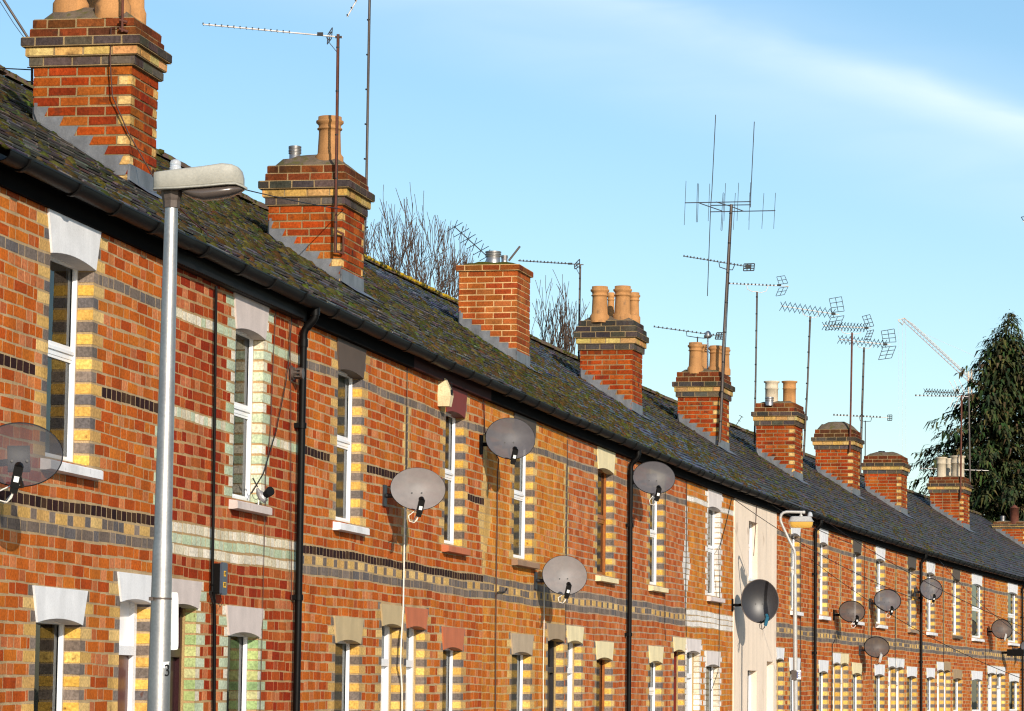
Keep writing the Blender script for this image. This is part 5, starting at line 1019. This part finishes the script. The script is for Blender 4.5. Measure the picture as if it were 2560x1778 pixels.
# ------------------------------------------------------------------ trees
def bare_tree(px, ytop, half_px, Y, label, seed, depth=8, zlow=None):
    R = random.Random(seed); top = at(px, ytop, Y); H_ = top.z; hw = half_px*Y/FPX; segs = []
    def grow(p, d, L, r, k):
        q = p; n = 3; pts = [p]
        for j in range(n):
            d = (d + Vector((R.gauss(0, .13), R.gauss(0, .13), R.gauss(.05, .08)))).normalized(); q = q+d*L/n; pts.append(q)
        segs.append((pts, r, k))
        if k == 0: return
        m = 2 if R.random() < .5 else 3
        for _ in range(m):
            ax = Vector((R.gauss(0, 1), R.gauss(0, 1), R.gauss(0, .3))).normalized(); nd = (d + ax*R.uniform(.4, .85) + V(0, 0, .12)).normalized()
            st = pts[R.choice((1, 2, 3, 3))]; grow(st, nd, L*R.uniform(.68, .92), r*.66, k-1)
    for j in range(4):
        an = j*1.57+R.random(); grow(V(0, 0, 0), Vector((math.cos(an)*.75, math.sin(an)*.75, 1)).normalized(), 1.0, .05, depth-1)
    zs_ = [p.z for s in segs for p in s[0]]; xs_ = sorted(abs(p.x) for s in segs for p in s[0]); mz = sorted(zs_)[int(len(zs_)*.997)]; mx = xs_[int(len(xs_)*.93)]
    CH_ = 2.6*hw+1.9; f = lambda p: Vector((p.x*hw/mx, p.y*hw/mx, H_-CH_+p.z*CH_/mz))
    t = thing('bare_tree', label, 'tree', (top.x, top.y, 0), 0, 'bare winter trees behind the roofs')
    mb = MB(); mb.tube([V(0, 0, 0), V(.02, 0, H_*.4), V(0, 0, H_-CH_+.1)], [.2, .15, .06], 9); mb.build('trunk', M['bark'], t)
    mb = MB()
    for pts, r, k in segs:
        rr = max(r*.6, .0062*Y/75); mb.tube([f(p) for p in pts], [rr, rr*.9, rr*.8, max(rr*.66, .0055*Y/75)], 4 if k < 4 else 6, caps=False)
    mb.build('crown', M['bark'], t)
bare_tree(1000, 486, 150, 76, 'bare winter tree right behind the second chimney, tallest of the bare trees', 3, 7)
bare_tree(1115, 590, 80, 80, 'bare winter tree rising left of the plain rebuilt chimney', 12, 6)
bare_tree(1400, 705, 70, 82, 'bare winter tree right of the plain rebuilt chimney', 21, 6)
def conifer(px, ytop, Y, rad_at, label):
    R = random.Random(5); top = at(px, ytop, Y); H_ = top.z; t = thing('conifer_tree', label, 'tree', (top.x, top.y, 0))
    mb = MB(); mb.tube([V(0, 0, 0), V(0, 0, H_*.5), V(.0, 0, H_*.9), V(.2, 0, H_*.985)], [.35, .2, .06, .015], 8); mb.build('trunk', M['bark'], t)
    GC = L3((50, 66, 32), (40, 56, 28), (60, 70, 34), (70, 68, 38), (34, 48, 26), (82, 76, 46), (54, 58, 32))
    mb = MB(); z = H_*.14; lev = 0
    while z < H_-.15:
        dtop = H_-z; r0 = rad_at(dtop)*(.74+.42*((dtop % .62)/.62)); lean = .3*math.exp(-dtop/1.1); nb = 14 if dtop > 1 else 6
        for b in range(nb):
            an = 2*math.pi*(b+R.random()*.8)/nb + lev*.7; r = r0*R.uniform(.62, 1.1) if R.random() > .12 else r0*1.28; dx, dy = math.cos(an), math.sin(an)
            if dy > .55 and R.random() < .5: continue
            n = max(4, int(r*9)); rise = R.uniform(.1, .3)
            for j in range(n):
                q = (j+.6)/n; rr = r*q; zz = z + rise*rr - .32*rr*q*1.0 - .12*q
                p = Vector((dx*rr+lean, dy*rr, zz)); c = R.choice(GC); sc = (.8+.5*R.random())*min(1, .45+.4*dtop)
                for s in range(4):
                    a2 = an+R.gauss(0, .8); w = .042*sc*R.uniform(.7, 1.3); L = R.uniform(.18, .44)*sc*(.6+.5*q); side = Vector((-math.sin(a2), math.cos(a2), 0)); out = Vector((math.cos(a2), math.sin(a2), 0))
                    o = p+Vector((R.gauss(0, .07), R.gauss(0, .07), R.gauss(0, .07))); m1 = o+out*L*.6-V(0, 0, L*.08); e = o+out*L*.95-V(0, 0, L*R.uniform(.25, .8))
                    c2 = tuple(v*R.uniform(.7, 1.25) for v in c)
                    mb.face([o-side*w*.6, o+side*w*.6, m1+side*w, m1-side*w], c2); mb.face([m1-side*w, m1+side*w, e+side*w*.15, e-side*w*.15], c2)
        z += .17 if dtop > 1.5 else .11; lev += 1
    mb.build('crown', M['conifer'], t)
conifer(2508, 772, 112, lambda d: .03+.6*d if d < 2 else 1.23+.4*(d-2), 'dark drooping conifer towering over the far end of the terrace')
# ------------------------------------------------------------------ crane far away
Yc = 330.0; kc = Yc/FPX; cb = at(2452, 975, Yc)
cr = thing('tower_crane', 'distant pale lattice crane jib behind the conifer', 'crane', (cb.x, cb.y, 0))
tipb, tipt = at(2257, 797, Yc), at(2262, 795, Yc); rootb, roott = at(2440, 967, Yc), at(2447, 950, Yc)
mb = MB(); off = V(0, .9, 0); nb = 24
lo = lambda q: tipb.lerp(rootb, q)
def hi(q):
    h = 8*min(1, q*6+.3)*kc; return lo(q)+(UP*.75+RT*.66)*h
mb.tube([lo(0)-off, lo(1)-off], .75*kc, 5, mi=1); mb.tube([lo(0)+off, lo(1)+off], .75*kc, 5, mi=1); mb.tube([hi(j/10) for j in range(11)], .7*kc, 5)
for j in range(nb):
    a_, b_ = j/nb, (j+1)/nb
    for s in (-1, 1): mb.tube([lo(a_)+off*s, hi((a_+b_)/2)], .28*kc, 4); mb.tube([hi((a_+b_)/2), lo(b_)+off*s], .28*kc, 4)
fin(mb, 'jib', [M['crane'], M['crane_red']], cr)
mb = MB(); mb.tube([at(2245, 800, Yc), at(2256, 813, Yc)], 1.2*kc, 5); mb.tube([at(2245, 800, Yc), at(2257, 797, Yc), at(2264, 797, Yc)], 1.0*kc, 5); mb.tube([at(2256, 813, Yc), at(2262, 800, Yc)], .8*kc, 5); fin(mb, 'jib_head', M['crane'], cr)
mb = MB()
for x in (2247, 2256, 2264): mb.tube([at(x, 803, Yc), at(x+.6, 1300, Yc)], .28*kc, 4)
mb.tube([hi(.25), at(2434, 889, Yc), at(2470, 905, Yc)], .3*kc, 4); fin(mb, 'hoist_ropes', M['pale_metal'], cr)
mb = MB(); s = 1.1
for sx in (-1, 1):
    for sy in (-1, 1): mb.tube([V(cb.x+sx*s, cb.y+sy*s, 0), V(cb.x+sx*s, cb.y+sy*s, cb.z+2)], .1, 5)
for j in range(int(cb.z/2)):
    for sx, sy, tx, ty in ((-1, -1, 1, -1), (1, -1, 1, 1), (1, 1, -1, 1), (-1, 1, -1, -1)): mb.tube([V(cb.x+sx*s, cb.y+sy*s, j*2), V(cb.x+tx*s, cb.y+ty*s, j*2+2)], .06, 4)
fin(mb, 'tower', M['crane'], cr)
# ------------------------------------------------------------------ moss on the slates
def ico(sub):
    t = (1+5**.5)/2; v = [Vector(p).normalized() for p in ((-1, t, 0), (1, t, 0), (-1, -t, 0), (1, -t, 0), (0, -1, t), (0, 1, t), (0, -1, -t), (0, 1, -t), (t, 0, -1), (t, 0, 1), (-t, 0, -1), (-t, 0, 1))]
    f = [(0, 11, 5), (0, 5, 1), (0, 1, 7), (0, 7, 10), (0, 10, 11), (1, 5, 9), (5, 11, 4), (11, 10, 2), (10, 7, 6), (7, 1, 8), (3, 9, 4), (3, 4, 2), (3, 2, 6), (3, 6, 8), (3, 8, 9), (4, 9, 5), (2, 4, 11), (6, 2, 10), (8, 6, 7), (9, 8, 1)]
    for _ in range(sub):
        mid = {}; g = []
        def m(a, b):
            k = (min(a, b), max(a, b))
            if k not in mid: v.append(((v[a]+v[b])/2).normalized()); mid[k] = len(v)-1
            return mid[k]
        for a, b, c in f: x, y, z = m(a, b), m(b, c), m(c, a); g += [(a, x, z), (b, y, x), (c, z, y), (x, y, z)]
        f = g
    return v, f
ICO = [ico(0), ico(1)]
MOSS = L3((72, 70, 32), (64, 63, 29), (80, 76, 36), (74, 68, 36), (82, 75, 40), (58, 58, 28), (90, 85, 46)); MBR = L3((78, 63, 36), (84, 68, 40), (70, 58, 34), (74, 68, 38)); MYE = L3((170, 140, 40), (150, 128, 44))
mb = MB(); dens = [300, 520, 640, 780, 1050, 1150, 1080, 900, 560, 280, 460, 220, 200, 190, 380, 210, 210, 170, 130, 100, 80]
for i in range(len(FR)):
    o, a, n, W, ang = FR[i]; patches = [(rnd.uniform(0, W), rnd.uniform(0, 1), rnd.uniform(.3, .9)) for _ in range(9)]; cnt = 0; tries = 0
    while cnt < dens[i] and tries < 20000:
        tries += 1; u = rnd.uniform(0, W); q = rnd.random()
        w = sum(math.exp(-((u-pu)**2/(ps*1.7)**2+((q-pq)*4.7)**2/ps**2)) for pu, pq, ps in patches)
        if rnd.random() > w*.9+.04: continue
        row = int(q*28); y = -.105+(RDEP+.105)*(row+rnd.choice((-.02, .03, .06, .1, rnd.random()*.6)))/28; brown = sum(1 for pu, pq, ps in patches[:3] if abs(q-pq) < .12) > 0
        c = rnd.choice(MBR if brown and rnd.random() < .6 else MOSS); c = tuple(v*rnd.uniform(.7, 1.2) for v in c)
        near = i < 5; s = rnd.uniform(.012, .034)*(1.15 if near else 1.3); v, f = ICO[1 if near else 0]
        P = o+a*u-n*y+V(0, 0, HG+RSL*(y+EAVE)+.012); sx, sy, sz = s*rnd.uniform(1.1, 3.6), s*rnd.uniform(.7, 1.2), s*rnd.uniform(.45, .9)
        mb.mesh([tuple(P+a*(p.x*sx*rnd.uniform(.8, 1.2))-n*(p.y*sy*rnd.uniform(.8, 1.2))+V(0, 0, p.y*sy*RSL+p.z*sz*rnd.uniform(.7, 1.3))) for p in v], f, c, 0, True); cnt += 1
    # tufts along the ridge
    for _ in range(int(W*(70 if i in (6, 7) else 9))):
        u = rnd.uniform(0, W); s = rnd.uniform(.015, .035); v, f = ICO[0]; P = o+a*u-n*(RDEP-rnd.uniform(.02, .14))+V(0, 0, ZR+.0); c = rnd.choice(MYE if i in (6, 7) and rnd.random() < .6 else MOSS)
        mb.mesh([tuple(P+Vector((p.x*s*1.5, p.y*s*1.5, p.z*s))) for p in v], f, c, 0, True)
mo = mb.build('moss', M['moss']); tag(mo, 'olive and brown moss clumps on the slate roofs', 'moss', kind='stuff')
# ------------------------------------------------------------------ ground
def strip(name, d0, d1, z, mat, kerb=0):
    mb = MB(); pts = []
    e0 = FR[0]; p0 = e0[0]-e0[1]*60; L = [(p0, e0[2])]+[(fr[0], fr[2]) for fr in FR]+[(FR[-1][0]+FR[-1][1]*(FR[-1][3]+60), FR[-1][2])]
    for (p, n), (q, m) in zip(L, L[1:]):
        mb.face([p+n*d0+V(0, 0, z), q+m*d0+V(0, 0, z), q+m*d1+V(0, 0, z), p+n*d1+V(0, 0, z)][::-1])
        if kerb:
            d = d1 if kerb > 0 else d0
            mb.face([p+n*d+V(0, 0, z), q+m*d+V(0, 0, z), q+m*d+V(0, 0, z-.14), p+n*d+V(0, 0, z-.14)])
    o = mb.build(name, mat); o['kind'] = 'structure'; return o
strip('pavement', -.02, 2.4, 0.0, M['paving'], 1); strip('road', 2.35, 5.6, -.12, M['asphalt']); strip('far_pavement', 5.55, 9.5, 0.0, M['paving'], -1)
mb = MB(); mb.face([(-600, -300, -.14), (600, -300, -.14), (600, 900, -.14), (-600, 900, -.14)]); g = mb.build('ground', M['ground']); g['kind'] = 'structure'
# ------------------------------------------------------------------ light
street = (FR[1][1]+FR[3][1]).normalized(); outw = Vector((street.y, -street.x, 0))
trav = (street*.81 - outw*.50 + V(0, 0, -.365)).normalized()
sd = -trav; elev = math.asin(sd.z); az = math.atan2(sd.x, sd.y)
sun = bpy.data.lights.new('sun', 'SUN'); sun.energy = 4.8; sun.angle = math.radians(.53); sun.color = (1, .9, .76)
so = bpy.data.objects.new('sun', sun); C.objects.link(so); so.location = (0, 0, 30); so.rotation_euler = sd.to_track_quat('Z', 'Y').to_euler()
w = bpy.data.worlds.new('World'); bpy.context.scene.world = w; w.use_nodes = True; nt = w.node_tree; nt.nodes.clear(); N = nt.nodes.new; Lk = nt.links.new
out = N('ShaderNodeOutputWorld'); bg = N('ShaderNodeBackground'); sky = N('ShaderNodeTexSky'); sky.sky_type = 'NISHITA'; sky.sun_disc = False
sky.sun_elevation = elev; sky.sun_rotation = az; sky.air_density = 1.0; sky.dust_density = .6; sky.ozone_density = 2.2; sky.altitude = 50
tc = N('ShaderNodeTexCoord'); hs = N('ShaderNodeHueSaturation'); hs.inputs['Saturation'].default_value = 1.12; hs.inputs['Hue'].default_value = .495; hs.inputs['Value'].default_value = 1.12; Lk(sky.outputs[0], hs.inputs['Color'])
# a broad band of thin cirrus, fixed in direction, broken up by noise
mp = N('ShaderNodeMapping'); mp.inputs['Scale'].default_value = (7, 1, 34); mp.inputs['Rotation'].default_value = (0, math.radians(-12), 0); Lk(tc.outputs['Generated'], mp.inputs['Vector'])
nz = N('ShaderNodeTexNoise'); nz.inputs['Scale'].default_value = 2.2; nz.inputs['Detail'].default_value = 6; nz.inputs['Roughness'].default_value = .45; nz.inputs['Distortion'].default_value = .6; Lk(mp.outputs[0], nz.inputs['Vector'])
def plane_dist(px0, py0, px1, py1):
    n = ray(px0, py0).cross(ray(px1, py1)).normalized(); return n
bn = plane_dist(1671, 45, 2560, 306)
def math_(op, a, b, c=None):
    n = N('ShaderNodeMath'); n.operation = op
    for q, v in enumerate((a, b, c)):
        if v is None: continue
        if isinstance(v, (int, float)): n.inputs[q].default_value = v
        else: Lk(v, n.inputs[q])
    return n.outputs[0]
def ramp(v, a, b, c, d):
    n = N('ShaderNodeMapRange'); n.interpolation_type = 'SMOOTHSTEP'
    for k, x in zip(('From Min', 'From Max', 'To Min', 'To Max'), (a, b, c, d)): n.inputs[k].default_value = x
    Lk(v, n.inputs['Value']); return n.outputs[0]
def dotp(v):
    n = N('ShaderNodeVectorMath'); n.operation = 'DOT_PRODUCT'; Lk(tc.outputs['Generated'], n.inputs[0]); n.inputs[1].default_value = tuple(v); return n.outputs['Value']
sd_ = dotp(bn); wob = math_('MULTIPLY_ADD', nz.outputs['Fac'], .006, -.003); sd2 = math_('ADD', sd_, wob); right = ramp(dotp(Vector((1, 0, 0))), .0, .15, 0, 1)
near = math_('MAXIMUM', math_('MULTIPLY', sd2, 1.15), math_('MULTIPLY', sd2, -1.5))
streak_ = math_('MULTIPLY', ramp(near, -.001, .0135, 1, 0), math_('MULTIPLY_ADD', right, .2, .16))
veil = math_('MULTIPLY', ramp(math_('ABSOLUTE', math_('ADD', sd_, -.008), 0), .0, .034, 1, 0), .24)
n2 = N('ShaderNodeMapRange'); n2.inputs['From Min'].default_value = .35; n2.inputs['From Max'].default_value = .7; Lk(nz.outputs['Fac'], n2.inputs['Value'])
tot = math_('MULTIPLY', math_('ADD', streak_, veil), math_('MULTIPLY_ADD', n2.outputs[0], .4, .6))
class _o: pass
m4 = _o(); m4.outputs = [math_('MINIMUM', tot, .85)]
mx = N('ShaderNodeMix'); mx.data_type = 'RGBA'; Lk(m4.outputs[0], mx.inputs[0]); Lk(hs.outputs[0], mx.inputs[6]); CLOUD = mx.inputs[7]; CLOUD.default_value = (8.5, 9.2, 10.5, 1)
Lk(mx.outputs[2], bg.inputs['Color']); bg.inputs['Strength'].default_value = .115; Lk(bg.outputs[0], out.inputs[0])
# ------------------------------------------------------------------ camera
cam = bpy.data.cameras.new('camera'); co = bpy.data.objects.new('camera', cam); C.objects.link(co)
cam.sensor_width = 36; cam.lens = 36*FPX/2560; cam.clip_start = .5; cam.clip_end = 3000
co.matrix_world = Matrix.Translation(EYE) @ Matrix((RT, UP, -_f)).transposed().to_4x4()
sc = bpy.context.scene; sc.camera = co; vs = sc.view_settings; vs.view_transform = 'Standard'; vs.look = 'None'; vs.exposure = 0.22; vs.gamma = 1
sc.cycles.filter_width = 1.2; sc.cycles.use_denoising = True; sc.cycles.max_bounces = 6
